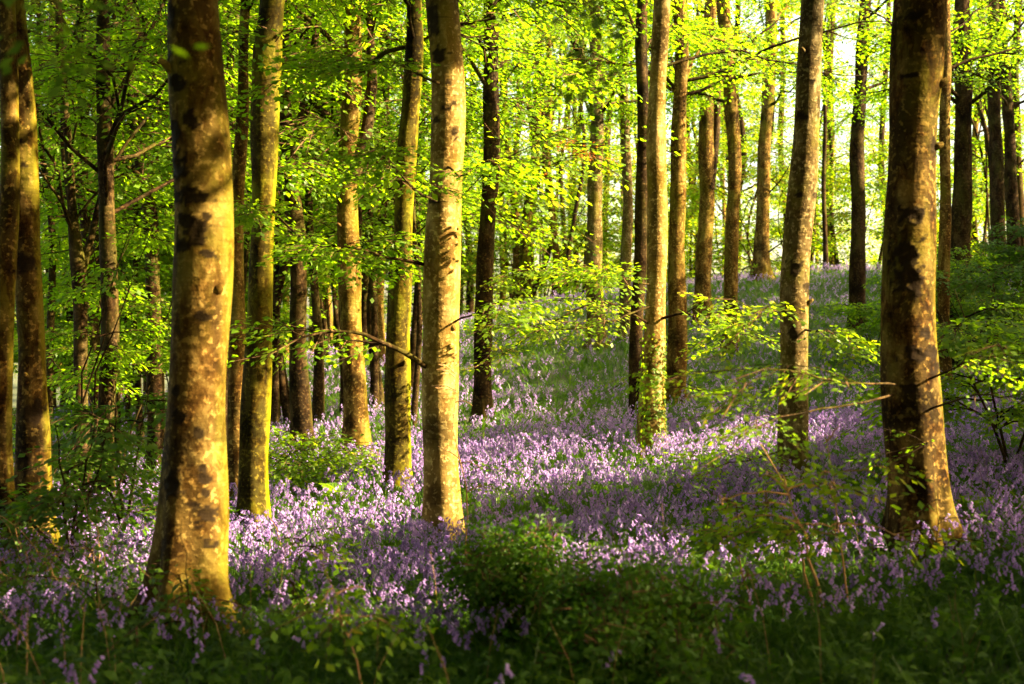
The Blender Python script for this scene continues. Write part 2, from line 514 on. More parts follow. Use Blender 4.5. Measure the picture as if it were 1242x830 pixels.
def trunk_mesh(buf, pts, seg, step, flare=0.5, lobes=5, scars=(), knob=0.03, seedv=0.0, base_z=None):
    """pts rows (x, y, z, radius) from the foot up"""
    pts = np.asarray(pts, float)
    n = max(8, int((pts[-1, 2] - pts[0, 2]) / step))
    Q = smooth_path(pts, n)
    hh = Q[:, 2] - pts[0, 2]
    k_ = np.clip(hh / 2.0, 0, 1) * min(pts[0, 3], .14) * .22
    Q[:, 0] += k_ * (np.sin(hh * 1.1 + seedv * 3) + .35 * np.sin(hh * 2.6 + seedv))
    Q[:, 3] *= 1 + .045 * np.sin(hh * 2.3 + seedv * 5) + .03 * np.sin(hh * 5.1 + seedv * 2)
    th = np.arange(seg) / seg * 2 * np.pi
    h = Q[:, 2] - (pts[0, 2] if base_z is None else base_z)
    fl = flare * (1.0 * np.exp(-np.maximum(h, 0) / 0.16) + .45 * np.exp(-np.maximum(h, 0) / 0.55))
    lob = .85 + 0.6 * np.cos((lobes + 1) * th + seedv)[None] + 0.45 * np.cos(lobes * th + 2 * seedv)[None] + 0.3 * np.cos((lobes + 3) * th + 3 * seedv + h[:, None] * 2)
    dirs = np.stack([np.cos(th), np.sin(th), 0 * th], -1)
    R = Q[:, 3][:, None] * (1 + fl[:, None] * lob * 0.9)
    D = Q[:, None, :3] * [1, 1, 1] + dirs[None] * Q[:, 3][:, None, None]
    nzv = vnoise(D * [1, 1, 0.45] + seedv * 7.3, 2.6) * 0.6 + vnoise(D * [1, 1, 0.5] + seedv * 3.1, 7.0) * 0.3
    R = R * (1 + knob * nzv)
    V = Q[:, None, :3] + dirs[None] * R[..., None]
    scar = np.zeros(R.shape)
    for (sx, sz, rad, squash) in scars:           # sx: sideways position on the side facing the camera; ring-shaped old scars
        dx = V[..., 0] - sx; dz = (V[..., 2] - sz) / squash
        front = V[..., 1] < Q[:, None, 1]
        dd = np.hypot(dx, dz) / (rad * 1.1) * (1 + 0.38 * vnoise(V * 1.0 + sx, 26.0) + .15 * vnoise(V + sz, 70.0))
        core = np.clip(1.25 - dd, 0, 1) * front
        ringm = np.exp(-((dd - 0.85) / 0.22) ** 2) * front
        scar = np.maximum(scar, np.clip(core * 2.6 * (0.8 + 0.6 * vnoise(V + sz, 34.0)) + ringm * 0.9, 0, 0.93))
        V = V + dirs[None] * ((ringm * 0.10 - np.clip(1 - dd, 0, 1) * front * 0.10) * rad)[..., None]
    i = np.arange(n - 1)[:, None] * seg; j = np.arange(seg)[None]; k = (j + 1) % seg
    F = np.stack([i + j, i + k, i + seg + k, i + seg + j], -1).reshape(-1, 4)
    buf.add(V, F, 0, 0.5, scar.ravel())
    return Q


def limb_path(start, az, elev, length, droop=0.25, wig=0.08, n=9):
    t = np.linspace(0, 1, n)
    dh = np.array([math.cos(az), math.sin(az)])
    lat = np.array([-dh[1], dh[0]])
    w = np.cumsum(rng.normal(0, wig, n)) * length / n * 2.2
    w2 = np.cumsum(rng.normal(0, wig, n)) * length / n * 1.6
    w -= w[0]; w2 -= w2[0]
    run = length * math.cos(elev) * t
    up = length * math.sin(elev) * t - droop * length * t ** 2.2
    return np.stack([start[0] + dh[0] * run + lat[0] * w, start[1] + dh[1] * run + lat[1] * w, start[2] + up + w2], -1)


def leaf_branch(P, r0, wood, crown, dens, nl, slen, leaf, mat=0, cull=True, t0=0.25, seg=6, sub=3, hue=0.0, tilt=0.25, wmat=0):
    """woody limb + side twigs + sprays along them"""
    n = len(P)
    R = r0 * (1 - 0.85 * np.linspace(0, 1, n)) + 0.002
    V, F = tube(P, R, seg); wood.add(V, F, wmat)
    L = np.linalg.norm(np.diff(P, axis=0), axis=1).sum()
    SP, SY = [], []

    def along(Q, count, lo):
        m = len(Q)
        for _ in range(count):
            t = rng.uniform(lo, 1) * (m - 1.001); i = int(t); u = t - i
            p = Q[i] * (1 - u) + Q[i + 1] * u
            d = Q[i + 1] - Q[i]
            y = math.atan2(d[1], d[0]) + rng.choice([-1, 1]) * rng.uniform(0.1, 1.2)
            SP.append(p); SY.append(y)
    along(P, max(2, int(dens * L * 0.6)), t0)
    SP.append(P[-1]); d = P[-1] - P[-2]; SY.append(math.atan2(d[1], d[0]))
    for s_ in range(sub):
        t = rng.uniform(t0, 0.92) * (n - 1.001); i = int(t)
        d = P[i + 1] - P[i]
        az = math.atan2(d[1], d[0]) + rng.choice([-1, 1]) * rng.uniform(0.5, 1.1)
        ll = L * rng.uniform(0.22, 0.48)
        Q = limb_path(P[i], az, rng.uniform(-0.1, 0.5), ll, 0.2, 0.1, 6)
        V, F = tube(Q, np.linspace(R[i] * 0.55, 0.002, 6), 4); wood.add(V, F, wmat)
        along(Q, max(2, int(dens * ll)), 0.2)
        SP.append(Q[-1]); SY.append(az)
    SPRAYS.append((crown, np.array(SP), np.array(SY), nl, slen, leaf, mat, cull, hue, tilt))


TREES = {}


def tree(label, d, path, H=15, bark='bark', seg=None, step=None, flare=0.55, lobes=5, scars=(), lit=(), limbs=10, lowest=5.0,
         limb_len=(2.0, 4.0), dens=7, nl=16, slen=0.6, leaf=0.08, extra=(), forks=(), group='beech trees standing in the bluebells',
         parts=True, key=None, hue=0.0, cap=True, knob=0.018, name='beech_tree', cull=True, leafmat='leaf', azr=None):
    """path: rows (photo x, photo y, photo width) from the foot up, all at depth d"""
    path = np.asarray(path, float)
    p = np.stack([(path[:, 0] - CX) / FPX * d, np.full(len(path), d), CAM[2] + (CY - path[:, 1]) / FPX * d, path[:, 2] * .475 / FPX * d], -1)
    # a gentle bend towards and away from the viewer as well
    sv = rng.uniform(0, 6.28)
    foot_z = float(G(p[0, 0], d))
    p[0, 2] = foot_z - 0.12
    # on up into the crown, beyond the frame
    top = p[-1].copy(); lean = (p[-1, :2] - p[max(0, len(p) - 3), :2]) / max(0.5, p[-1, 2] - p[max(0, len(p) - 3), 2])
    if cap:
        k = 4
        for i in range(1, k + 1):
            f = i / k
            z = top[2] + (foot_z + H - top[2]) * f
            if z <= top[2] + 0.2 * i: continue
            p = np.vstack([p, [top[0] + lean[0] * (z - top[2]) * (1 - 0.5 * f) + rng.normal(0, .12), top[1] + rng.normal(0, .15), z, top[3] * (1 - 0.85 * f)]])
    p[:, 1] += 0.10 * np.sin(p[:, 2] * 0.5 + sv) * np.clip((p[:, 2] - foot_z) / 3, 0, 1)
    base = np.array([p[0, 0], p[0, 1], foot_z])
    root = thing(name, base, label, 'tree', group)
    seg = seg or (72 if d < 11 else 40 if d < 19 else 20 if d < 40 else 10)
    step = step or (0.02 if d < 11 else 0.04 if d < 19 else 0.12 if d < 40 else 0.5)
    wood = Buf()
    sc3 = [((sx - CX) / FPX * d, CAM[2] + (CY - sy) / FPX * d, r / FPX * d, q) for sx, sy, r, q in scars]
    Q = trunk_mesh(wood, p, seg, step, flare, lobes, sc3, knob, sv, foot_z)
    crown = Buf()
    GROUND_TREES.append((base[0], base[1], p[0, 3] * 1.3))
    branches = []

    def at_height(z):
        i = int(np.clip(np.searchsorted(Q[:, 2], z), 0, len(Q) - 1))
        return Q[i]

    for fk in forks:                       # big second leaders seen in the photograph: rows (x, y, width)
        fk = np.asarray(fk, float)
        fp = np.stack([(fk[:, 0] - CX) / FPX * d, np.full(len(fk), d) + np.linspace(0, 0.5, len(fk)), CAM[2] + (CY - fk[:, 1]) / FPX * d, fk[:, 2] / 2 / FPX * d], -1)
        e = fp[-1]; dv = fp[-1, :3] - fp[-2, :3]; dv /= np.linalg.norm(dv)
        if fk[-1, 1] < 25:
            fp = np.vstack([fp, np.append(e[:3] + dv * 1.5 + [0, 0.2, 0.3], e[3] * 0.7), np.append(e[:3] + dv * 3 + [0, .3, 1.0], e[3] * 0.35)])
        sp = smooth_path(fp, 24)
        V, F = tube(sp[:, :3], sp[:, 3], 14 if d < 25 else 8)
        bb = Buf(); bb.add(V, F); branches.append(bb)
        for _ in range(3):
            q = sp[int(rng.integers(12, 24)), :3]
            leaf_branch(limb_path(q, rng.uniform(0, 6.28), rng.uniform(0.2, 0.8), rng.uniform(1.2, 2.5), 0.2), 0.02, bb, crown, dens, nl, slen, leaf, hue=hue, cull=cull)
    for ex in extra:                       # leafy low branches seen in the photograph: rows (x, y, depth offset), options
        rows, o = ex
        rows = np.asarray(rows, float)
        bp_ = np.array([W(a, b_, d + c) for a, b_, c in rows])
        q = at_height(bp_[0, 2])
        bp_[0, :2] = bp_[0, :2] * 0.35 + q[:2] * 0.65
        sp = smooth_path(bp_, 12)
        sp += np.cumsum(rng.normal(0, 0.008, sp.shape), 0)
        bb = Buf()
        leaf_branch(sp, o.get('r', 0.018), bb, crown, o.get('dens', 9), o.get('nl', 16), o.get('slen', 0.45), o.get('leaf', 0.065),
                    mat=o.get('mat', 0), cull=False, t0=o.get('t0', 0.3), sub=o.get('sub', 4), hue=o.get('hue', hue), tilt=o.get('tilt', 0.22))
        if o.get('lit'):
            mark_lit(sp[3:], 0.22)
        branches.append(bb)
    if d < 26: limbs = int(limbs * 1.5); limb_len = (2.4, 5.2)
    elif d < 46: limbs = int(limbs * 1.9)
    for i in range(limbs):
        z = foot_z + lowest + ((H if d < 17 else min(H, .24 * d + 5)) * 0.95 - lowest) * rng.uniform() ** (1.4 if d < 17 else 1.1)
        q = at_height(z)
        az = rng.uniform(0, 6.28) if azr is None else rng.uniform(*azr)
        f = (z - foot_z) / H
        ll = rng.uniform(*limb_len) * (1.15 - 0.6 * f)
        bb = Buf() if (parts and i < 12) else wood
        leaf_branch(limb_path(q[:3], az, rng.uniform(0.3, 1.0), ll, 0.3, .11), min(0.05, max(0.010, q[3] * 0.27)), bb, crown, dens, nl, slen * (1.1 if d < 26 else 1), leaf * (.95 if d < 26 else .88 if d < 46 else 1), hue=hue, cull=cull, sub=4 if d < 40 else 3)
        if bb is not wood: branches.append(bb)
    if d < 25:
        for _ in range(2):
            q = at_height(foot_z + rng.uniform(1.0, 1.6 + .22 * d)); az = rng.uniform(3.3, 6.1)
            dv = np.array([math.cos(az), math.sin(az), rng.uniform(.1, .8)])
            L_ = q[3] * rng.uniform(1.12, 1.4); bb = Buf()
            V, F = tube(np.array([q[:3] + dv * q[3] * .6, q[:3] + dv * q[3] * 1.05, q[:3] + dv * L_, q[:3] + dv * (L_ + .004)]), q[3] * np.array([.26, .17, .10, .004]), 9); bb.add(V, F)
            bb.build('branch_stub', [bark], root, base)
    for (ya, yb, prob) in lit:             # stretches of the trunk that the sun reaches
        zz = np.arange(CAM[2] + (CY - yb) / FPX * d, CAM[2] + (CY - ya) / FPX * d, 0.05)
        for z in zz:
            q = at_height(z)
            if vnoise(np.array([z * 1.2, q[0], q[1]]), 5.0) * 0.5 + 0.5 < prob:
                pts = q[:3] + np.array([[0, 0, 0], S * q[3]]) * 1.0
                mark_lit(np.vstack([pts[0], pts[1], q[:3] + E1 * q[3] * 0.7, q[:3] - E1 * q[3] * 0.7]), 0.14)
    wood.build('trunk', [bark], root, base)
    for bb in branches:
        bb.build('branch', ['twig' if d > 60 else 'bark_dark'], root, base)
    PENDING.append((crown, root, base, leafmat))
    if key: TREES[key] = root
    return root


PENDING = []
SPRAYS = []


def flush_crowns():
    """leaves come last, when every shaft of light is known"""
    for crown, P, Y, nl, slen, leaf, mat, cull, hue, tilt in SPRAYS:
        put_sprays(crown, P, Y, nl, slen, leaf, mat, cull=cull, hue=hue, tilt=tilt)
    SPRAYS.clear()
    for crown, root, base, lm in PENDING:
        if crown.n:
            crown.build('crown', [lm, 'twig', 'leaf_red'], root, base, smooth=False)
    PENDING.clear()



# ---- the trees one can tell apart in the photograph -----------------------------------------------------------------
B = 'beech trees standing in the bluebells'
tree('thick foreground beech on the left, golden bark with many dark round scars, broad flared foot', 8.6,
     [(228, 745, 84), (232, 690, 82), (238, 600, 79), (240, 400, 76), (238, 200, 72), (232, 0, 65)], H=17, lowest=6, flare=0.9, lobes=3,
     scars=[(222, 105, 10, 1), (207, 65, 8, 1.2), (236, 150, 9, .8), (213, 165, 9, 1.4), (218, 205, 12, 1), (240, 240, 12, .8), (222, 240, 7, 1), (232, 270, 9, 1), (243, 283, 9, 1.1), (228, 300, 8, 1), (256, 265, 5, 1),
            (251, 245, 3, 1), (219, 475, 5, 1), (223, 505, 7, 1), (248, 525, 6, 1), (218, 585, 12, 1), (252, 565, 5, 1), (254, 578, 6, 1), (258, 310, 6, .7), (250, 385, 7, .7), (258, 620, 8, 1), (260, 655, 7, .8), (244, 610, 5, 1), (210, 25, 8, 1.3), (256, 595, 5, 1), (247, 632, 5, .9)],
     lit=[(60, 100, .6), (140, 200, .6), (212, 330, .78), (330, 705, .95)], limbs=8, key='T1')
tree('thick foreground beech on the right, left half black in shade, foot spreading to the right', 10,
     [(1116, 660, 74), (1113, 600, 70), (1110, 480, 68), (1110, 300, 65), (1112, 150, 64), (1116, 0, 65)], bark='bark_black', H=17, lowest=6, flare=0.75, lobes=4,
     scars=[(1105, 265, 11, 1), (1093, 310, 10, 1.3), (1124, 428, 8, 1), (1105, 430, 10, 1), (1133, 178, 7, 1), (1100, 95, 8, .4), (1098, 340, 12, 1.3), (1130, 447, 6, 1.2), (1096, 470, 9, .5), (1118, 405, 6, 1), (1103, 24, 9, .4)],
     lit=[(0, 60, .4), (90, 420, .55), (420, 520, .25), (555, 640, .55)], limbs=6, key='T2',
     extra=[([(1080, 478, 0), (1040, 492, -.5), (990, 500, -1.0), (930, 520, -1.4), (890, 548, -1.6)], dict(r=.008, dens=6, sub=4, nl=15, slen=.36, leaf=.044, hue=.08, lit=1, tilt=.16)),
            ([(1080, 470, 0), (1030, 470, -.9), (980, 455, -1.3), (930, 448, -1.5)], dict(r=.007, dens=6, sub=5, nl=18, slen=.36, leaf=.044, hue=.12, lit=1, tilt=.16)),
            ([(1140, 470, 0), (1170, 440, -.6), (1210, 425, -.8), (1260, 418, -1)], dict(r=.007, dens=6, sub=4, slen=.36, leaf=.044, lit=1, tilt=.16)),
            ([(1140, 500, 0), (1175, 480, -.8), (1215, 482, -1), (1260, 500, -1.2)], dict(r=.007, dens=6, sub=4, slen=.36, leaf=.044, tilt=.16)),
            ([(1135, 545, -.2), (1125, 540, -.7), (1105, 555, -1.0), (1085, 560, -1.3)], dict(r=.005, dens=4, sub=2, slen=.2, leaf=.04, nl=8, t0=.1))])
tree('smooth beech in the centre with a sunlit white patch down its right side', 13,
     [(537, 648, 50), (537, 600, 48), (536, 500, 46), (538, 380, 45), (540, 250, 45), (539, 120, 43), (534, 0, 39)], bark='bark_pale', H=17, lowest=6, flare=0.28,
     scars=[(533, 73, 7, 1), (545, 105, 3, 1), (543, 137, 5, .7), (531, 150, 4, .9), (528, 246, 5, .8), (553, 131, 3, 1), (552, 165, 4, 1), (526, 30, 9, 1.8)],
     lit=[(70, 430, .93), (430, 640, .72)], limbs=7, key='T3',
     extra=[([(516, 322, 0), (490, 312, -.3), (450, 303, -.5), (415, 296, -.7), (380, 290, -.8)], dict(r=.016, lit=1, dens=10)),
            ([(513, 452, 0), (490, 425, -.4), (455, 410, -.6), (425, 402, -.7), (380, 408, -.9), (330, 432, -1)], dict(r=.026, lit=1, dens=6, hue=.05)),
            ([(522, 245, -.2), (490, 225, -.9), (465, 195, -1.0), (450, 175, -1.1)], dict(r=.012, lit=1, dens=16, sub=6, hue=.0)),
            ([(520, 100, -.2), (480, 80, -.9), (430, 78, -1.1), (380, 88, -1.2)], dict(r=.014, dens=14, sub=6)),
            ([(540, 200, -.3), (560, 215, -.8), (590, 200, -1.0), (620, 215, -1.1)], dict(r=.01, dens=11, sub=5, lit=1, hue=.05)),
            ([(555, 395, -.1), (590, 375, -.5), (625, 360, -.7)], dict(r=.009, dens=8, sub=4, hue=.1))])
tree('slim grey beech leaning to the right in front of the crest', 15,
     [(962, 572, 38), (962, 500, 36), (966, 400, 37), (970, 300, 37), (976, 180, 33), (985, 0, 31)], H=17, bark='bark_grey', lowest=6, flare=0.2,
     scars=[(961, 326, 7, 1), (978, 350, 6, 1), (976, 63, 4, 1), (983, 100, 3, 1), (968, 238, 4, 1), (988, 238, 4, 1), (958, 405, 5, 1), (972, 142, 9, .4)],
     lit=[(0, 560, .38)], limbs=7, key='T4',
     extra=[([(950, 370, 0), (920, 385, -.6), (895, 400, -.8), (880, 425, -1)], dict(r=.010, dens=10, sub=5, lit=1, hue=.22, slen=.4)),
            ([(980, 400, 0), (1000, 400, -.5), (1030, 410, -.7), (1050, 430, -.9)], dict(r=.010, dens=11, sub=5, lit=1, hue=.18, slen=.4)),
            ([(950, 545, 0), (925, 555, -.5), (890, 560, -.8), (850, 575, -1)], dict(r=.008, dens=6, sub=3, slen=.4, leaf=.055, hue=.1))])
tree('beech with ivy on its lower trunk, bark coloured sunlit white', 17.2,
     [(788, 542, 33), (789, 480, 31), (793, 400, 28), (797, 300, 26), (801, 150, 24), (802, 0, 21)], H=17, bark='bark_pale', lowest=6.5, flare=0.25,
     lit=[(0, 440, .95), (440, 530, .6)], limbs=8, key='T5',
     extra=[([(800, 388, 0), (830, 377, -.3), (860, 384, -.5), (895, 400, -.6), (935, 412, -.7)], dict(r=.016, dens=8, sub=4, lit=1, hue=.2)),
            ([(783, 345, 0), (755, 335, -.4), (725, 325, -.6), (700, 330, -.8)], dict(r=.014, dens=15, sub=7, lit=1, hue=.15)),
            ([(783, 395, 0), (740, 370, -.6), (700, 380, -.9), (650, 410, -1.1), (610, 435, -1.2)], dict(r=.014, dens=9, sub=7, lit=1, hue=.2, leaf=.058)),
            ([(783, 370, 0), (750, 385, -.6), (710, 395, -.8), (665, 400, -1.1), (640, 395, -1.2)], dict(r=.012, dens=8, sub=6, lit=1, hue=.2, leaf=.058)),
            ([(800, 470, 0), (830, 472, -.3), (860, 478, -.5)], dict(r=.006, dens=3, sub=1, slen=.3))])
tree('mossy double-stemmed beech left of the central trunk with a yellow-green sunlit edge', 16.2,
     [(481, 578, 37), (482, 520, 34), (485, 420, 29), (489, 320, 26), (493, 200, 25), (499, 0, 21)], H=16, bark='bark_moss', lowest=5, flare=0.2, lobes=2, knob=.12,
     lit=[(180, 575, .6)], limbs=9, key='T6')
tree('forked mossy beech beside the thick left trunk, its crown stem bent to the right', 14,
     [(307, 637, 42), (309, 580, 39), (313, 480, 34), (317, 380, 32), (319, 270, 31), (318, 160, 33), (324, 75, 34), (334, 0, 30)], H=16, bark='bark_moss', lowest=5, flare=0.3, knob=.09,
     lit=[(0, 110, .8), (110, 250, .7), (250, 320, .5), (450, 630, .75)], forks=[[(318, 110, 24), (312, 60, 17), (310, 0, 14)]], limbs=9, key='T7',
     extra=[([(325, 300, 0), (310, 270, -.6), (295, 262, -.8), (280, 260, -1)], dict(r=.008, dens=16, sub=5, lit=1, hue=.1)),
            ([(330, 250, 0), (370, 290, -.6), (410, 300, -.9), (440, 320, -1.1)], dict(r=.012, dens=13, sub=6, lit=1))])
tree('straight slim beech close behind the forked mossy one, orange lit low down', 15.6,
     [(287, 575, 24), (286, 450, 23), (289, 300, 20), (297, 150, 15), (300, 0, 12)], H=14, bark='bark', lowest=5, lit=[(440, 570, .8)], limbs=7, key='T7b')
tree('brown beech forking high on its right, standing at the edge of the hill', 20,
     [(431, 549, 34), (430, 500, 31), (425, 400, 29), (423, 300, 28), (424, 180, 26), (426, 90, 23), (427, 0, 20)], H=16, lowest=4.6, flare=0.22,
     lit=[(240, 560, .5)], forks=[[(428, 215, 18), (443, 160, 15), (449, 100, 13), (447, 60, 10), (444, 10, 9)]], limbs=10, key='T8')
tree('dark crooked beech with a kinked trunk and a limb reaching right', 21,
     [(367, 541, 28), (366, 500, 25), (362, 400, 22), (359, 300, 22), (354, 250, 21), (347, 190, 20), (346, 110, 15), (352, 40, 12), (356, 0, 11)], H=15, bark='bark_dark', lowest=4.6,
     forks=[[(351, 235, 14), (362, 150, 11), (372, 80, 10), (383, 0, 8)], [(353, 75, 8), (362, 105, 8), (385, 128, 8), (402, 145, 6), (412, 185, 4)]], limbs=10, key='T9')
tree('dark straight beech rising from bare hillside right of the central trunk', 22.5,
     [(585, 499, 27), (587, 430, 23), (589, 330, 22), (593, 200, 21), (596, 90, 20), (597, 0, 19)], H=17, bark='bark_dark', lowest=5, flare=.25, limbs=10, key='T10',
     extra=[([(598, 250, 0), (625, 222, -.6), (660, 205, -1.0), (690, 190, -1.2), (725, 178, -1.4)], dict(r=.02, dens=5, sub=3, lit=1, hue=.1)),
            ([(660, 205, -1.0), (672, 190, -1.1), (690, 185, -1.2), (705, 175, -1.3)], dict(r=.006, dens=15, sub=2, mat=2, slen=.25, leaf=.04, nl=9, t0=.05)),
            ([(600, 350, 0), (620, 330, -.5), (645, 322, -.7)], dict(r=.01, dens=9, sub=4, lit=1, hue=.1))])
tree('thin dark stem close behind the ivy-clad trunk on its left', 22,
     [(773, 502, 17), (773, 420, 17), (776, 300, 17), (779, 150, 16), (781, 0, 14)], H=15, bark='bark_dark', lowest=5, limbs=8, key='T11')
tree('smooth straight beech close behind the ivy-clad trunk on its right', 24,
     [(818, 479, 30), (820, 430, 25), (823, 320, 22), (824, 150, 19), (823, 0, 17)], H=17, lowest=5, flare=.3, lit=[(150, 350, .3)], limbs=10, key='T12')
tree('beech with a slanting fork, standing at the edge of the dark bank', 36,
     [(852, 390, 22), (853, 330, 20), (857, 220, 20), (858, 120, 18), (860, 0, 15)], H=16, lowest=5, forks=[[(861, 230, 12), (870, 160, 9), (872, 100, 8), (868, 60, 6)]], limbs=12, key='T13', dens=6, leaf=.1)
tree('slender beech on the dark bank midway between the slanting-forked and leaning grey beeches', 31,
     [(886, 424, 21), (887, 350, 18), (889, 220, 17), (886, 120, 17), (880, 0, 16)], H=16, lowest=5, flare=.3, limbs=12, key='T14', dens=6, leaf=.1)
tree('beech on the hill crest leaning right with low dead side branches', 44,
     [(923, 341, 27), (923, 310, 20), (926, 220, 17), (931, 120, 16), (935, 0, 15)], H=17, lowest=5, flare=.4, limbs=12, key='T15', dens=6, leaf=.11,
     extra=[([(915, 330, 0), (905, 325, -.3), (892, 340, -.5)], dict(r=.03, dens=.2, sub=2)), ([(932, 310, 0), (950, 295, -.3), (968, 280, -.5)], dict(r=.03, dens=.3, sub=2)),
            ([(930, 240, 0), (950, 215, -.3), (962, 190, -.4)], dict(r=.03, dens=2, sub=2))])
tree('pale-barked tree behind the bright leaf spray, with a limb slanting up to the left', 32,
     [(722, 418, 25), (722, 360, 21), (722, 260, 20), (722, 150, 16), (722, 60, 14), (721, 0, 13)], H=17, bark='bark_grey', lowest=5, forks=[[(721, 130, 12), (708, 80, 9), (694, 40, 8), (683, 0, 7)]], limbs=12, key='T16', dens=6, leaf=.1)
tree('very slim straight stem just left of the thin dark stem', 34,
     [(758, 412, 15), (759, 330, 14), (760, 200, 13), (757, 80, 11), (755, 0, 10)], H=15, bark='bark_grey', lowest=5, limbs=10, key='T17', dens=6, leaf=.1)
tree('solitary dark beech on the bank between the leaning grey trunk and the thick right trunk', 33,
     [(1040, 404, 25), (1040, 340, 20), (1041, 200, 18), (1045, 90, 16), (1047, 0, 14)], H=17, bark='bark_dark', lowest=5.5, flare=.3, limbs=12, key='T18', dens=6, leaf=.1, azr=(-1.5, 1.5))
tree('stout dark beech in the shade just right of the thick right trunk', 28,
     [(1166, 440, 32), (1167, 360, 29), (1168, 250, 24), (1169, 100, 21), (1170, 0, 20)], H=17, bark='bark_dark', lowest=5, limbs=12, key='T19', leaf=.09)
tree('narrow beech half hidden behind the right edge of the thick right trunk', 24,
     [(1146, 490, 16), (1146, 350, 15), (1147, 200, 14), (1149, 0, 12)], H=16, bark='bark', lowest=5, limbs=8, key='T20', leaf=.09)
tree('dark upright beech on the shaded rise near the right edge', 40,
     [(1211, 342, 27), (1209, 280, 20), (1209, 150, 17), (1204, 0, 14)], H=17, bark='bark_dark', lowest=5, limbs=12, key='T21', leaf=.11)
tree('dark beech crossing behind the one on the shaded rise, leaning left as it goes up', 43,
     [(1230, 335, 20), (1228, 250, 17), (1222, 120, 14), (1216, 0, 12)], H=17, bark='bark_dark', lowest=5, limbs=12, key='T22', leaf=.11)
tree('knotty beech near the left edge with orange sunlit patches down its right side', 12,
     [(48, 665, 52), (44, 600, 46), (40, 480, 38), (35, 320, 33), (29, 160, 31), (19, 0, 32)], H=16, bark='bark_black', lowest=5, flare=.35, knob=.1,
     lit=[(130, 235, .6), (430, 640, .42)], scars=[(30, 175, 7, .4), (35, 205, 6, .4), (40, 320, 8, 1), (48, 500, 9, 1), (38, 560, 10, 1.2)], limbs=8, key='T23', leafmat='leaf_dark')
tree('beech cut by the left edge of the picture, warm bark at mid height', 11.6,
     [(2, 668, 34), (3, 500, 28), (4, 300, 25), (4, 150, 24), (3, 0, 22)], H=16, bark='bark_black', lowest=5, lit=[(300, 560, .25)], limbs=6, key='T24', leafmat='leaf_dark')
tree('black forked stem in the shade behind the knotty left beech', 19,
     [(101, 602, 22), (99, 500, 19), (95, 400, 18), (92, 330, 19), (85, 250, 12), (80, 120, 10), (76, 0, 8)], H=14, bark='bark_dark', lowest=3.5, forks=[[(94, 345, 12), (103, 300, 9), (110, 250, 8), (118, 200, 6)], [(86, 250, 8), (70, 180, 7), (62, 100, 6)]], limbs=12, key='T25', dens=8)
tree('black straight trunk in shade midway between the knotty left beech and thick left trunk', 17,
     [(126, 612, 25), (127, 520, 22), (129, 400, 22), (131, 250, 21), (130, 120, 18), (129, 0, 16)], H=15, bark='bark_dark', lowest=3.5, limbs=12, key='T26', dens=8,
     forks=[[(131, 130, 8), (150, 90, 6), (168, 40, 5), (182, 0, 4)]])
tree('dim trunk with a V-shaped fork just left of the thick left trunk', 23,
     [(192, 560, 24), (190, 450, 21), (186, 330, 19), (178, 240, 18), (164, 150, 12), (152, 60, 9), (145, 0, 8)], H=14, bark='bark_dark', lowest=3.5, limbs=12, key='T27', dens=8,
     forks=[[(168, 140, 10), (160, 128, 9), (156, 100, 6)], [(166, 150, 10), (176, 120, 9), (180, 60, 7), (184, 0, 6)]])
tree('thin straight stem in the gap between the brown forked beech and the mossy double stem', 33,
     [(460, 442, 16), (460, 350, 14), (461, 200, 12), (464, 80, 10), (466, 0, 9)], H=15, lowest=4.5, limbs=10, key='T29', leaf=.1)
tree('thin dark stem between the dark crooked beech and the forked mossy one', 27,
     [(333, 520, 12), (334, 400, 11), (330, 250, 10), (332, 100, 8), (334, 0, 7)], H=13, bark='bark_dark', lowest=3.5, limbs=10, key='T30', leaf=.09)
tree('slim stem rising just left of the straight slim beech behind the thick left trunk', 22,
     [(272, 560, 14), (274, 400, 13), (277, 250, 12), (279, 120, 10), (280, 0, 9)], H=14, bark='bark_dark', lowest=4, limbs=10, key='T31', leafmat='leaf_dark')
# ---- slender trees beyond the crest of the hill ---------------------------------------------------------------------
far_hand = [  # photo x at the foot, x at the top of the frame, depth, width
    (627, 610, 52, 12), (641, 652, 50, 13), (648, 636, 56, 9), (673, 664, 50, 9), (684, 676, 54, 6), (700, 705, 64, 8), (606, 612, 60, 8), (570, 566, 55, 9),
    (1014, 992, 58, 11), (1002, 1010, 66, 10), (1070, 1078, 62, 9), (890, 896, 52, 10), (838, 832, 58, 9), (1242, 1236, 50, 13), (745, 738, 60, 8),
    (400, 395, 44, 12), (415, 409, 48, 10), (440, 448, 52, 8), (345, 352, 46, 9), (240, 236, 50, 9), (160, 166, 36, 11), (214, 220, 40, 10), (60, 64, 38, 12), (78, 70, 44, 9), (145, 140, 46, 8), (112, 118, 50, 9),
    (505, 512, 54, 8), (560, 556, 68, 9), (960, 950, 70, 9), (1090, 1086, 72, 10), (1185, 1190, 56, 9), (1130, 1120, 60, 9)]
hero_x = [(2, 'the left edge beech'), (44, 'the knotty left beech'), (98, 'the black forked stem'), (129, 'the black straight trunk'), (186, 'the dim V-forked trunk'), (238, 'the thick left trunk'), (312, 'the forked mossy beech'),
          (360, 'the dark crooked beech'), (425, 'the brown forked beech'), (486, 'the mossy double stem'), (538, 'the central beech'), (589, 'the dark straight beech'), (722, 'the pale-barked tree'), (795, 'the ivy-clad trunk'),
          (855, 'the slanting-forked beech'), (888, 'the slender bank beech'), (926, 'the crest beech'), (968, 'the leaning grey beech'), (1041, 'the solitary dark beech'), (1110, 'the thick right trunk'), (1167, 'the stout shaded beech'), (1211, 'the shaded rise beech'), (1243, 'the right edge')]
slots = {}
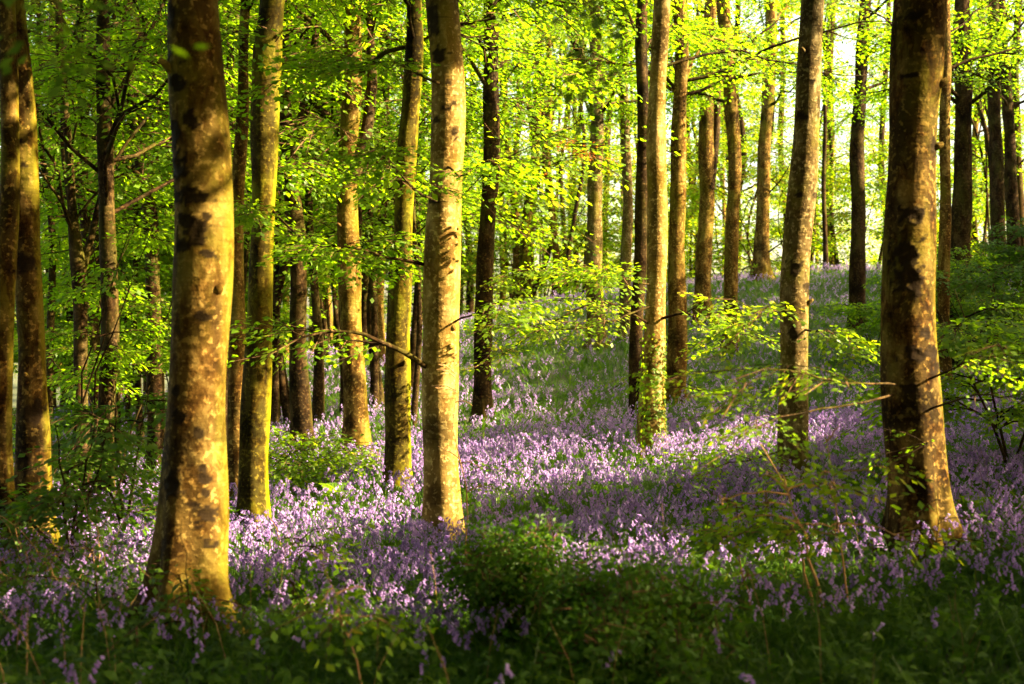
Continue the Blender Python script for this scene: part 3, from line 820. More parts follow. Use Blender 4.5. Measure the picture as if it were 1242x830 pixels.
for i, r in enumerate(far_hand):
    k = max(j for j in range(len(hero_x)) if hero_x[j][0] <= r[0] or j == 0)
    k = min(k, len(hero_x) - 2)
    slots.setdefault(k, []).append(i)
ORD = ['leftmost', 'second leftmost', 'third leftmost', 'fourth leftmost', 'fifth leftmost', 'sixth leftmost', 'seventh leftmost', 'eighth leftmost']
far_label = {}
for k, ids in slots.items():
    ids.sort(key=lambda i: far_hand[i][0])
    for q, i in enumerate(ids):
        a, b = hero_x[k][1], hero_x[k + 1][1]
        w = 'slim far tree' if len(ids) == 1 else f'slim far tree, {ORD[q]} of those'
        far_label[i] = f'{w} between {a} and {b}'.replace('slim far tree, ', '').replace('of those between', 'slim far tree between')
for i, (x0, x1, d, wd) in enumerate(far_hand):
    pxm = (x0 + x1) / 2
    gz_ = float(G((x0 - CX) / FPX * d, d))
    yb = CY - (gz_ - 1.6) / d * FPX
    wob = rng.normal(0, 5, 3)
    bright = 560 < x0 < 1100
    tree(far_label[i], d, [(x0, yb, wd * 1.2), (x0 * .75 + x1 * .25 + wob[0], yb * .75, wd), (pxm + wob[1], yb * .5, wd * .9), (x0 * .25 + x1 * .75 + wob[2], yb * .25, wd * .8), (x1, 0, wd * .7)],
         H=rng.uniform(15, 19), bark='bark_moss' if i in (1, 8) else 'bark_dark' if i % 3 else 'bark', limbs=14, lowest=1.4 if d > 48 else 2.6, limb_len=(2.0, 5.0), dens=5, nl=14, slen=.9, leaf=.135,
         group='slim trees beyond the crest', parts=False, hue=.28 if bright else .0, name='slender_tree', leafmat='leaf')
for i in range(80):
    x0 = rng.uniform(55, 520) if i < 52 else rng.uniform(545, 720) if i < 64 else rng.uniform(830, 1240)
    d = rng.uniform(22, 50) if i < 52 else rng.uniform(46, 58)
    x1 = x0 + rng.normal(0, 22); wd = rng.uniform(.07, .2) / d * FPX
    yb = CY - (float(G((x0 - CX) / FPX * d, d)) - 1.6) / d * FPX; w_ = rng.normal(0, 9, 3)
    fk = [[((x0 + x1) / 2 + w_[1], yb * .5, wd * .6), ((x0 + x1) / 2 + w_[1] + rng.choice([-1, 1]) * 14, yb * .3, wd * .5), ((x0 + x1) / 2 + w_[1] + rng.choice([-1, 1]) * 26, 0, wd * .35)]] if i % 2 else []
    tree('thin dark crooked stem among many such stems in the wood behind the tall beeches', d, [(x0, yb, wd * 1.3), (x0 * .75 + x1 * .25 + w_[0], yb * .75, wd), ((x0 + x1) / 2 + w_[1], yb * .5, wd * .9), (x0 * .25 + x1 * .75 + w_[2], yb * .25, wd * .75), (x1, 0, wd * .6)],
         H=rng.uniform(11, 16), bark='bark_dark', limbs=8, lowest=2.6, limb_len=(1.5, 3.6), dens=4.5, nl=13, slen=.8, leaf=.11, group='thin dark stems in the wood', forks=fk, parts=False, hue=.0, name='thin_tree', flare=.2)
# farther still: the wood closing the view, mostly leaves
for i in range(64):
    d = rng.uniform(58, 112)
    px = rng.uniform(-160, 1270)
    b = base_at(px, d)
    yb = CY - (b[2] - 1.6) / d * FPX
    wd = rng.uniform(.16, .34) / d * FPX
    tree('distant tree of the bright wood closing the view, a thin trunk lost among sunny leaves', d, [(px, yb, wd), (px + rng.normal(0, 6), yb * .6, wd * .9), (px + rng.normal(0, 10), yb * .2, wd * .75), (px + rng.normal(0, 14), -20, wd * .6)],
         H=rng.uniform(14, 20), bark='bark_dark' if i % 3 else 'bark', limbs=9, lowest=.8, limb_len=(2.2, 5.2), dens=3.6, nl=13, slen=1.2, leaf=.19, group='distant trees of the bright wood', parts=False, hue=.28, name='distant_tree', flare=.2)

# ---- young trees and shrubs of the understory -----------------------------------------------------------------------
def sapling(label, px, d, h, lean=(0, 0), stems=1, nb=14, spread=1.6, dens=11, leaf=.07, nl=16, slen=.42, leafmat='leaf', r=.018, lo=.25, group='young trees and shrubs under the beeches', cat='sapling', name='sapling', hue=0.0, lit=False, mat='bark_dark', base=None, bare=False, sub=3):
    b = base_at(px, d) if base is None else base
    root = thing(name, b, label, cat, group)
    crown = Buf()
    for s_ in range(stems):
        az = rng.uniform(0, 6.28)
        tipo = np.array([lean[0] + (rng.normal(0, .35) if stems > 1 else 0), lean[1] + (rng.normal(0, .35) if stems > 1 else 0)]) * h
        t = np.linspace(0, 1, 9)[:, None]
        P = b + np.hstack([tipo[None] * t ** 1.3 + rng.normal(0, .012 * h, (9, 2)) * np.minimum(t * 3, 1), t * h])
        P[0, 2] -= .05
        st_ = Buf(); V, F = tube(P, r * (1 - .8 * t[:, 0]) , 7); st_.add(V, F)
        for k in range(nb // stems):
            u = rng.uniform(lo, .98) * 7.99; i = int(u)
            q = P[i] * (1 - (u - i)) + P[i + 1] * (u - i)
            ll = spread * rng.uniform(.5, 1.1) * (1.1 - .6 * u / 8)
            lp = limb_path(q, rng.uniform(0, 6.28), rng.uniform(.1, .7), ll, .3)
            leaf_branch(lp, r * .45, st_, crown, 0.001 if bare else dens, nl, slen, leaf, cull=not lit, hue=hue, sub=sub)
            if lit: mark_lit(lp[3:], .2)
        st_.build('stem', [mat], root, b)
    PENDING.append((crown, root, b, leafmat))
    return root


U = [  # px, depth, height, label, options
    (148, 21, 4.2, 'leafy hazel shrub between the two black trunks on the left', dict(stems=4, nb=26, spread=2.0, leafmat='leaf', dens=11)),
    (75, 16, 3.4, 'dark leafy shrub right behind the knotty left beech', dict(stems=3, nb=10, spread=1.6)),
    (215, 27, 5.0, 'tall airy shrub half hidden by the thick left trunk', dict(stems=4, nb=30, spread=2.4, leaf=.09, hue=.08)),
    (170, 33, 6.0, 'yellow-green young tree far back, right of the black straight trunk', dict(stems=3, nb=36, hue=.08, spread=3.0, leaf=.11, slen=.6)),
    (30, 30, 6.0, 'tall dim young tree far back beside the left edge', dict(stems=3, nb=36, hue=.08, spread=3.0, leaf=.11, slen=.6)),
    (100, 36, 6.5, 'young tree far back behind the black forked stem', dict(stems=3, nb=36, hue=.08, spread=3.0, leaf=.12, slen=.6)),
    (262, 31, 5.5, 'young tree glowing between the thick left trunk and the forked mossy beech', dict(stems=3, nb=34, spread=2.5, leaf=.1, slen=.55, hue=.1)),
    (345, 33, 5.0, 'young tree behind the dark crooked beech', dict(stems=3, lo=.5, nb=34, spread=2.4, leaf=.1, slen=.55, hue=.1)),
    (395, 37, 5.5, 'bright young tree between the dark crooked beech and the brown forked beech', dict(stems=2, lo=.5, nb=34, spread=2.6, leaf=.11, slen=.6, hue=.15)),
    (468, 42, 5.5, 'bright young tree behind the thin straight stem', dict(stems=2, lo=.5, nb=34, spread=2.6, leaf=.12, slen=.6, hue=.15)),
    (150, 13.5, 1.5, 'low dark shrub at the foot of the black straight trunk', dict(stems=4, nb=12, spread=1.0, leafmat='leaf_dark', lo=.1)),
    (85, 11, 1.2, 'low dark shrub in front of the knotty left beech', dict(stems=4, nb=12, spread=.9, leafmat='leaf_dark', lo=.1)),
    (378, 17.5, .5, 'low yellow-green shrub spreading before the dark crooked beech', dict(stems=5, nb=15, spread=1.3, dens=4, nl=10, hue=.12, lo=.2, r=.008, lit=True, cat='shrub')),
    (348, 16.5, .45, 'low lime-green shrub beside the forked mossy beech', dict(stems=5, nb=12, spread=1.1, dens=4, nl=10, hue=.12, lo=.2, r=.008, lit=True, cat='shrub')),
    (1200, 24, 2.0, 'dim leafy shrub below the stout shaded beech', dict(stems=4, nb=36, spread=1.7, leafmat='leaf_dark')),
    (1235, 30, 2.6, 'dark shrub on the shaded rise against the right edge', dict(stems=4, nb=40, spread=2.2, leafmat='leaf_dark', leaf=.09)),
    (1225, 14, 1.9, 'low leafy young beech right of the thick right trunk', dict(stems=3, nb=34, spread=1.4, dens=12)),
    (1120, 27, 2.2, 'small shrub behind the thick right trunk', dict(stems=3, nb=26, spread=1.6)),
    (1062, 29, 1.2, 'small green shrub beside the solitary dark beech', dict(stems=3, nb=20, spread=1.0, cat='shrub')),
]
for px, d, h, lab, o in U:
    sapling(lab, px, d, h, cat=o.pop('cat', 'shrub'), name='understory_shrub', **o)
for i in range(16):
    px = 540 + 42 * i + rng.uniform(-12, 12); d = rng.uniform(48, 58)
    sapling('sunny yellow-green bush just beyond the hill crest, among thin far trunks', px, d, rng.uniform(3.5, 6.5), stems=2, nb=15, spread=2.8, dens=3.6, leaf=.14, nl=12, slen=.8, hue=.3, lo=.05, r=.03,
            group='sunny bushes beyond the crest', cat='bush', name='sunny_bush')
# thin saplings leaning in the right foreground
SGD = 4
SG = 'thin saplings in the right foreground'
sapling('forked sapling with two leaning stems before the leaning grey beech', 1003, 8.2, 1.05, lean=(-.33, .1), nb=6, spread=.65, leaf=.055, slen=.3, r=.012, lo=.55, group=SG, dens=SGD, sub=1, nl=8, mat='dry', hue=.08)
sapling('bare broken sapling stem beside the forked one', 988, 8.25, .62, lean=(-.22, .05), nb=1, spread=.1, r=.013, lo=.9, group=SG, dens=SGD, sub=1, nl=8, mat='dry', bare=True)
sapling('slim upright sapling with yellow tip leaves left of the thick right trunk', 1031, 8.0, 1.1, lean=(-.12, 0), nb=9, spread=.5, leaf=.06, slen=.3, r=.008, lo=.45, group=SG, dens=SGD, sub=1, nl=8, mat='dry', hue=.15)
sapling('short crooked sapling left of the forked sapling', 914, 8.3, .75, lean=(-.25, .1), nb=9, spread=.55, leaf=.05, slen=.3, r=.007, lo=.35, group=SG, dens=SGD, sub=1, nl=8, mat='dry', hue=.1)
sapling('spindly sapling standing by the foot of the central beech', 566, 11.2, 1.9, lean=(-.07, 0), nb=9, spread=.5, leaf=.05, slen=.3, r=.007, lo=.2, group=SG, dens=SGD, sub=1, nl=8, mat='dry')
sapling('curved pale shoot at the lower edge left of the dark bush', 447, 6.4, .75, lean=(-.3, .05), nb=6, spread=.4, leaf=.05, slen=.25, r=.0055, lo=.5, group=SG, dens=SGD, sub=1, nl=8, mat='dry')
sapling('leafy shoot growing in front of the thick left trunk', 236, 7.7, .75, lean=(-.1, 0), nb=5, spread=.5, leaf=.05, slen=.28, r=.006, lo=.15, group=SG, dens=SGD, sub=1, nl=9, leafmat='leaf_dark')
sapling('low leafy shoot at the foot of the thick right trunk', 1135, 9.3, .55, lean=(.05, 0), nb=6, spread=.5, leaf=.05, slen=.28, r=.006, lo=.15, group=SG, dens=SGD, sub=1, nl=9, leafmat='leaf_dark')
sapling('leafy shoot left of the foot of the thick left trunk', 120, 8.6, .8, lean=(-.1, 0), nb=8, spread=.7, leaf=.05, slen=.32, r=.006, lo=.15, group=SG, dens=SGD, sub=1, nl=9, leafmat='leaf_dark')
sapling('leafy shoot right of the thick left trunk, lit from behind', 352, 8.8, .6, lean=(.1, 0), nb=7, spread=.6, leaf=.05, slen=.3, r=.006, lo=.15, group=SG, dens=SGD, sub=1, nl=9, hue=.05)


def bush(label, px, d, h, w, n, e0=.5, leaf=.036):
    b = base_at(px, d)
    root = thing('dark_bush', b, label, 'bush', 'dark leafy bushes in the foreground')
    wood, lv = Buf(), Buf()
    P, Y = [], []
    for k in range(26):
        az = rng.uniform(0, 6.28); el = rng.uniform(e0, 1.5)
        q = limb_path(b, az, el, rng.uniform(.6, 1.05) * (h * math.sin(el) + w * .5 * math.cos(el)), .12, .1, 7)
        V, F = tube(q, np.linspace(.007, .002, 7), 4); wood.add(V, F)
        for j in range(2, 7):
            for _ in range(n):
                P.append(q[j] + rng.normal(0, .05, 3)); Y.append(rng.uniform(0, 6.28))
    if w > .6: mark_lit(b + np.array([[.1, 0, h * .95], [-.2, 0, h * .9]]), .10)
    put_sprays(lv, np.array(P), np.array(Y), 9, .17, leaf, 0, tilt=.7, cull=False)
    wood.build('stems', ['bark_dark'], root, b)
    lv.build('foliage', ['leaf_bush', 'twig'], root, b, smooth=False)


bush('upright dark bush standing taller, in front of the central beech to its right', 618, 7.9, .70, .44, 12, .95, .034)
bush('broad low dark bush at the lower edge beside the upright one', 745, 6.9, .54, 1.0, 13, .4, .034)

# dead bramble stems on the left
br = thing('bramble', base_at(70, 9.2), 'tangle of dry reddish bramble stems before the knotty left beech', 'bramble')
bb, bl = Buf(), Buf()
for k in range(26):
    b = base_at(rng.uniform(5, 150), rng.uniform(8.6, 10.2))
    q = limb_path(b, rng.uniform(0, 6.28), rng.uniform(.8, 1.4), rng.uniform(.5, 1.2), rng.uniform(.1, .5), .12, 10)
    V, F = tube(q, np.linspace(.005, .002, 10), 4); bb.add(V, F)
    if k % 2: put_sprays(bl, q[4:], rng.uniform(0, 6.28, 6), 5, .14, .035, 0, tilt=.5, cull=False)
o = np.array(br.location)
bb.build('stems', ['dry'], br, o); bl.build('foliage', ['leaf_dark', 'twig'], br, o, smooth=False)

# fallen branch in the left background
fb = W(160, 607, 16.0); fb[2] = G(fb[0], 16.0) + .09
b_ = Buf(); q = np.array([fb + [-.25, 0, .02], fb + [0, .02, .03], fb + [.2, 0, .02], fb + [.42, -.03, .05]])
V, F = tube(smooth_path(q, 10), np.linspace(.022, .012, 10), 7); b_.add(V, F)
V, F = tube(np.array([fb + [.1, 0, .03], fb + [.2, .05, .1], fb + [.26, .1, .2]]), np.array([.01, .007, .003]), 5); b_.add(V, F)
tag(b_.build('fallen_branch', ['dry'], None, fb), 'reddish fallen branch lying right of the foot of the black straight trunk', 'branch')

# a twig with leaves close to the lens, out of focus, hanging into the upper left
for (a0, a1, d, lab, nl_) in [((40, -60), (75, 75), 4.2, 'blurred dark leafy twig hanging in at the upper left corner', 7), ((690, -50), (730, 95), 4.6, 'blurred leafy twig hanging in at the top centre', 7),
                              ((150, -40), (225, 290), 3.0, 'drooping twig end with two bright blurred leaves across the thick left trunk', 0)]:
    p0, p1 = W(*a0, d), W(*a1, d + .2)
    t_ = thing('hanging_twig', p0, lab, 'twig')
    wb, lb = Buf(), Buf()
    up = p0 + np.array([0.3, .3, 1.6])
    q = smooth_path(np.array([up, p0 + [.08, .05, .5], p0, p0 * .5 + p1 * .5 + [.03, .02, 0], p1]), 14)
    if nl_:
        V, F = tube(q, np.linspace(.007, .002, 14), 5); wb.add(V, F)
        put_sprays(lb, np.repeat(q[5:], 2, 0), rng.uniform(0, 6.28, 18), nl_, .2, .05, 0, tilt=.4, cull=False)
    else:
        V, F = tube(q[:9], np.linspace(.005, .002, 9), 5); wb.add(V, F)
        put_sprays(lb, q[8:9], [0.3], 3, .12, .05, 0, tilt=.3, cull=False)
        continue_ = True
    wb.build('twig', ['twig'], t_, p0); lb.build('foliage', ['leaf_dark' if nl_ else 'leaf', 'twig'], t_, p0, smooth=False)

# ---- ivy on the sunlit trunk ----------------------------------------------------------------------------------------
iv = Buf(); T5 = TREES['T5']; bx, by, bz = T5.location
for side in range(900):
    z = bz + rng.beta(1.1, 1.8) * 1.6
    a = rng.uniform(-math.pi, 0.6)
    if abs(math.sin(3 * a + z * 2)) < .3: continue
    py_ = CY - (z - 1.6) / 17.2 * FPX
    xc = np.interp(py_, [300, 400, 480, 542], [797, 793, 789, 788]); wd = np.interp(py_, [300, 400, 480, 542], [26, 28, 31, 38])
    c = np.array([(xc - CX) / FPX * 17.2 + math.cos(a) * (wd / 2 / FPX * 17.2 + .015), by + math.sin(a) * (wd / 2 / FPX * 17.2 + .015) + .10 * math.sin(z * .5) * 0, z])
    nrm = np.array([math.cos(a), math.sin(a), .4]) + rng.normal(0, .25, 3); nrm /= np.linalg.norm(nrm)
    dn = np.array([0, 0, -1.0]); dn -= nrm * (dn @ nrm); dn /= np.linalg.norm(dn); lt = np.cross(nrm, dn); s = rng.uniform(.025, .05)
    iv.add([c, c + dn * s * .4 + lt * s * .5, c + dn * s, c + dn * s * .4 - lt * s * .5], [[0, 1, 2, 3]], 0, rng.uniform(0, 1))
iv.build('ivy', ['leaf'], T5, np.array(T5.location), smooth=False)

# ---- unseen trees added beside the view: crowns shaped for shade, with gaps for sun --------------
shade = np.stack(np.meshgrid(np.arange(-10, 20, .30), np.arange(2.5, 46, .55)), -1).reshape(-1, 2)
shade = shade + rng.uniform(-.2, .2, shade.shape)
SPT = np.column_stack([shade, G(shade[:, 0], shade[:, 1]) + .2])
up = np.stack(np.meshgrid(np.arange(-6, 6, .35), np.arange(4, 20, .6), np.arange(.6, 5, .35)), -1).reshape(-1, 3)
up2 = np.stack(np.meshgrid(np.arange(-6, 17, .6), np.arange(20, 42, 1.0), np.arange(.6, 6.5, .6)), -1).reshape(-1, 3)
up2[:, 2] += G(up2[:, 0], up2[:, 1])
SPT = np.vstack([SPT, up2[(up2[:, 0] > -1) & (rng.uniform(0, 1, len(up2)) < .35)]])
SPT = np.vstack([SPT, up + rng.uniform(-.2, .2, up.shape)])
side_trees = []
while len(side_trees) < 18:                # trunks stand where they do not cut the shafts of light
    y = rng.uniform(-10, 32); x = max(7, y * .40 + 3) + rng.uniform(1.5, 17)
    z = float(G(x, y)) + np.arange(.2, 13, .2)
    if blocked(np.column_stack([x + 0 * z, y + 0 * z, z]), .5).mean() < .06:
        side_trees.append((x, y))
side_trees = np.array(side_trees)
side_crown = [Buf() for _ in side_trees]
cl_P, cl_i = [], []
need = SPT[~blocked(SPT + S * 2.0, 0.0)]
for rep in range(5):
    if rep == 3: need = need[need[:, 1] > 18]
    zt = rng.uniform(4.5, 15, len(need))
    P = need + S * ((zt - need[:, 2]) / S[2])[:, None] + rng.normal(0, .12, need.shape)
    px, py = PX(P)
    vis = (px > -90 - 900 / np.maximum(P[:, 1], 1)) & (px < 1330 + 900 / np.maximum(P[:, 1], 1)) & (py > -90 - 1300 / np.maximum(P[:, 1], 1)) & (P[:, 1] > -1)
    ok = ~vis & ~blocked(P, .5)
    P = P[ok]
    ii = np.argmin(((P[:, None, :2] - side_trees[None]) ** 2).sum(-1), 1)
    cl_P.append(P); cl_i.append(ii)
cl_P = np.concatenate(cl_P); cl_i = np.concatenate(cl_i)
SIDE = []
for k, (x, y) in enumerate(side_trees):
    z = float(G(x, y))
    root = thing('beech_tree', (x, y, z), 'unseen beech added beside the view, its crown shaped to shade the bluebells', 'tree', 'unseen beech trees added for shade from the right')
    wood = Buf()
    r = rng.uniform(.14, .22)
    pts = np.array([[x, y, z - .1, r], [x + rng.normal(0, .1), y, z + 2, r * .85], [x + rng.normal(0, .2), y + rng.normal(0, .2), z + 6, r * .7], [x + rng.normal(0, .4), y + rng.normal(0, .3), z + 11, r * .45], [x, y, z + 16, .03]])
    Q = trunk_mesh(wood, pts, 14, .4, .4, 4, (), .04, k, z)
    sel = cl_P[cl_i == k]
    for s_ in sel[rng.permutation(len(sel))[:14]]:
        q = Q[int(np.clip(np.searchsorted(Q[:, 2], s_[2] - 1.5), 0, len(Q) - 1))]
        mid = (q[:3] + s_) / 2 + [0, 0, .4]
        V, F = tube(smooth_path(np.array([q[:3], mid, s_]), 7), np.linspace(.05, .01, 7), 5); wood.add(V, F)
    wood.build('trunk', ['bark'], root, np.array([x, y, z]))
    SIDE.append((root, np.array([x, y, z]), sel))

for i in range(52):  # unseen trees added behind the viewer to hold back sky light
    a_ = math.radians(rng.uniform(150, 335) if i < 34 else rng.uniform(120, 245)); rr = rng.uniform(5.5, 17)
    x, y = rr * math.sin(a_) - 1, rr * math.cos(a_)
    if y > 2: x = min(x, -y * .40 - 3.5)
    z = float(G(x, y)); o = np.array([x, y, z])
    root = thing('beech_tree', o, 'unseen beech added behind the viewer to close off the open sky', 'tree', 'unseen beech trees added behind the viewer')
    wood = Buf(); r = rng.uniform(.15, .25)
    trunk_mesh(wood, np.array([[x, y, z - .1, r], [x, y, z + 3, r * .8], [x + rng.normal(0, .3), y, z + 9, r * .5], [x, y, z + 15, .03]]), 14, .4, .4, 4, (), .04, i, z)
    wood.build('trunk', ['bark'], root, o)
    n_ = 900
    u = rng.normal(0, 1, (n_, 3)); u /= np.linalg.norm(u, axis=1, keepdims=True); u *= rng.uniform(.3, 1, (n_, 1)) ** .5
    sel = o + [0, 0, 8.2] + u * [4.2, 4.2, 7.2]
    px, py = PX(sel)
    sel = sel[~((sel[:, 1] > -2) & (px > -450) & (px < 1690) & (py > -700)) & ~((sel[:, 1] > -2) & (sel[:, 1] < 3) & (np.abs(sel[:, 0]) < 5))]
    SIDE.append((root, o, sel))

flush_crowns()
for root, o, sel in SIDE:
    c = Buf()
    if len(sel):
        put_sprays(c, sel, rng.uniform(0, 6.28, len(sel)), 12, .7, .17, 0, tilt=.35, cull=True)
    if c.n: c.build('crown', ['leaf_dark', 'twig'], root, o, smooth=False)  # dark leaf, so the added crowns let less light through

# ---- bluebells ------------------------------------------------------------------------------------------------------
def ribbon(P, w, nrm=None):
    """flat blade along P: verts, quads"""
    P = np.asarray(P, float); n = len(P)
    T = np.gradient(P, axis=0); T /= np.linalg.norm(T, axis=1, keepdims=True) + 1e-9
    ref = np.array([.3, .9, .1]) if nrm is None else nrm
    A = np.cross(T, ref); A /= np.linalg.norm(A, axis=1, keepdims=True) + 1e-9
    w = np.asarray(w, float)[:, None]
    V = np.stack([P - A * w, P + A * w], 1).reshape(-1, 3)
    i = np.arange(n - 1) * 2
    return V, np.stack([i, i + 1, i + 3, i + 2], -1)


def bell_geo(p, axis, s, lod):
    """one hanging flower: a four-sided tube flaring at the mouth"""
    axis = axis / np.linalg.norm(axis)
    a = np.cross(axis, [0.3, .2, 1]); a /= np.linalg.norm(a); b = np.cross(axis, a)
    if lod == 2:
        V = np.array([p - a * s * .22, p + a * s * .22, p + axis * s + a * s * .38, p + axis * s - a * s * .38])
        return V, np.array([[0, 1, 2, 3]])
    k = 5 if lod == 0 else 3
    rings = [(0, .12), (.3, .30), (.8, .27), (1.0, .50)] if lod == 0 else [(0, .16), (.75, .3), (1.0, .45)]
    th = np.arange(k) / k * 2 * np.pi
    V = np.concatenate([p + axis * s * h + s * r * (np.cos(th)[:, None] * a + np.sin(th)[:, None] * b) for h, r in rings])
    F = []
    for q in range(len(rings) - 1):
        for j in range(k):
            F.append([q * k + j, q * k + (j + 1) % k, (q + 1) * k + (j + 1) % k, (q + 1) * k + j])
    return V, np.array(F)


def bluebell_geo(lod):
    """pieces: list of (kind, verts, quads); kind 0 bell, 1 green"""
    h = rng.uniform(.24, .36); az = rng.uniform(0, 6.28); dh = np.array([math.cos(az), math.sin(az), 0])
    n = (7, 4, 3)[lod]; t = np.linspace(0, 1, n)
    P = np.outer(t, [0, 0, h]) + np.outer(.12 * h * t ** 2 + .22 * h * np.clip(t - .6, 0, 1) ** 2 * 4, dh)
    P[:, 2] -= .22 * h * np.clip(t - .75, 0, 1) ** 2 * 6
    out = []
    if lod == 0: V, F = tube(P, np.linspace(.0028, .0015, n), 4)
    else: V, F = ribbon(P, np.linspace(.003, .002, n))
    out.append(('stem', V, F))
    nb = (rng.integers(7, 12), rng.integers(9, 13), rng.integers(7, 10))[lod]
    for k in range(nb):
        u = rng.uniform(.62, 1.0) if lod else .60 + .40 * (k + .5) / nb
        i = u * (n - 1.001); q = P[int(i)] * (1 - i % 1) + P[int(i) + 1] * (i % 1)
        sd = np.array([math.cos(az + rng.normal(0, 1.0)), math.sin(az + rng.normal(0, 1.0)), 0])
        p = q + sd * .014
        out.append(('bell', *bell_geo(p, sd * .6 + np.array([0, 0, -1.0 + .6 * (u > .97)]), rng.uniform(.017, .024) * (1, 1.02, 1.2)[lod], lod)))
    for k in range((5, 3, 2)[lod]):
        a2 = rng.uniform(0, 6.28); L = rng.uniform(.18, .32); m_ = (5, 4, 3)[lod]; tt = np.linspace(0, 1, m_)
        dd = np.array([math.cos(a2), math.sin(a2), 0])
        Q = np.outer(tt * L * .55, dd) + np.outer(L * (tt * 1.0 - .55 * tt ** 2.2), [0, 0, 1])
        V, F = ribbon(Q, np.array([.004, .006, .006, .004, .0008])[:m_] * (1, 1.1, 1.4)[lod] if m_ == 5 else np.linspace(.007, .002, m_) * (1, 1.1, 1.3)[lod], np.array([0, 0, 1.0]) + .3 * dd)
        out.append(('blade', V, F))
    return out


def scatter(buf, temps, P, scale, lean=.10, hue=None, matof=lambda k: 0 if k == 'bell' else 1):
    """copies of small plants: temps is a list of piece lists"""
    n = len(P)
    which = rng.integers(0, len(temps), n)
    yaw = rng.uniform(0, 6.28, n)
    R = rotmats(yaw, rng.normal(0, lean, n), rng.normal(0, lean, n))
    hue = np.zeros(n) if hue is None else hue
    for k, tp in enumerate(temps):
        s = np.where(which == k)[0]
        if not len(s): continue
        V0 = np.concatenate([p[1] for p in tp]); off = 0; F0 = []; K = []; piece = []
        for q, (kind, V, F) in enumerate(tp):
            F0.append(F + off); off += len(V); K += [matof(kind)] * len(F); piece += [q] * len(F)
        F0 = np.concatenate(F0); K = np.array(K); piece = np.array(piece)
        V = np.einsum('nij,vj->nvi', R[s], V0) * scale[s][:, None, None] + P[s][:, None]
        F = F0[None] + (np.arange(len(s)) * len(V0))[:, None, None]
        r0 = rng.beta(2, 2.4, (len(s), len(tp)))
        r = np.clip(r0[:, piece] * .75 + hue[s][:, None] + rng.normal(0, .08, len(s))[:, None], 0, 1)
        buf.add(V, F, np.tile(K, len(s)), r.ravel())


def field(n, d0, d1, margin=1.6, power=1.0):
    """random ground points in the view wedge between depths d0 and d1"""
    d = np.sqrt(rng.uniform(d0 ** 2, d1 ** 2, n))
    x = rng.uniform(-1, 1, n) * d * .36 * margin
    return x, d


TR = np.array(GROUND_TREES)


def clear_of_trees(x, y, extra=0.0):
    ok = np.ones(len(x), bool)
    for tx, ty, r in TR:
        if ty < 50: ok &= np.hypot(x - tx, y - ty) > r + extra
    return ok


def plant_points(n, d0, d1, dens):
    x, d = field(n, d0, d1)
    P = np.stack([x, d, 0 * x], -1)
    keep = rng.uniform(0, 1, n) < dens(P)
    keep &= clear_of_trees(x, d, .03)
    P = P[keep]
    P[:, 2] = G(P[:, 0], P[:, 1]) - .01
    return P


def bell_density(P):
    px, py = PX(np.column_stack([P[:, 0], P[:, 1], G(P[:, 0], P[:, 1]) + .2]))
    n1 = vnoise(P, 1.1); n2 = vnoise(P + 9.1, 3.1)
    v = .62 + .42 * n1 + .42 * n2
    # fewer in the shaded foreground, green bands on the bank
    mid_ = np.exp(-((px - 560) / 160) ** 2)
    v *= np.interp(P[:, 1], [5, 7.2, 8.2, 9.5, 13, 60], [.0, .03, .22, .55, 1, 1]) * (1 - mid_) + np.interp(P[:, 1], [5, 6.6, 7.5, 9.0, 13, 60], [.0, .05, .45, .8, 1, 1]) * mid_
    v *= np.interp(P[:, 1], [18, 21, 30, 36, 60], [1, .66, .55, .42, .4])
    left = np.clip((330 - px) / 250, 0, 1) * np.clip((640 - py) / 60, 0, 1)
    v *= 1 - .7 * left
    green = np.exp(-((py - (430 + (900 - px) * .02)) / 34) ** 2) * np.clip((px - 560) / 100, 0, 1)
    v *= 1 - .72 * green
    v *= 1 - .75 * np.exp(-((px - 370) / 75) ** 2 - ((py - 585) / 26) ** 2)
    return np.clip(v, 0.02, 1)


carpet = Buf()
for lod, d0, d1, n in [(0, 5.2, 10.5, 6800), (1, 10.5, 20, 22500), (2, 20, 52, 74000)]:
    P = plant_points(n, d0, d1, bell_density)
    scatter(carpet, [bluebell_geo(lod) for _ in range((12, 10, 10)[lod])], P, rng.uniform(.8, 1.25, len(P)) * (1, 1, 1.1)[lod], .12, .12 * vnoise(P, .9))
tag(carpet.build('bluebell_carpet', ['bell', 'blade'], smooth=False), 'carpet of violet bluebells over the woodland floor and the hill', 'bluebells', kind='stuff')

# grass-like leaves between the flowers
def blade_geo(lod):
    out = []
    for k in range((9, 6, 4)[lod]):
        a2 = rng.uniform(0, 6.28); L = rng.uniform(.10, .30); m_ = (4, 3, 3)[lod]; tt = np.linspace(0, 1, m_)
        dd = np.array([math.cos(a2), math.sin(a2), 0]); o = np.array([*rng.normal(0, .05, 2), 0])
        Q = o + np.outer(tt * L * rng.uniform(.3, .8), dd) + np.outer(L * (tt - .5 * tt ** 2.2), [0, 0, 1])
        V, F = ribbon(Q, np.linspace(.006, .0012, m_) * (1, 1.2, 1.7)[lod], np.array([0, 0, 1.0]) + .3 * dd)
        out.append(('blade', V, F))
    return out


gb = Buf()
for lod, d0, d1, n in [(0, 4.6, 10.5, 9000), (1, 10.5, 20, 18000), (2, 20, 56, 42000)]:
    P = plant_points(n, d0, d1, lambda P: np.full(len(P), .9))
    scatter(gb, [blade_geo(lod) for _ in range(10)], P, rng.uniform(.7, 1.2, len(P)) * (1, 1, 1.2)[lod], .15, .15 * vnoise(P, 1.4), matof=lambda k: 0)
tag(gb.build('grass', ['blade'], smooth=False), 'green strap leaves and grass between the bluebells', 'grass', kind='stuff')


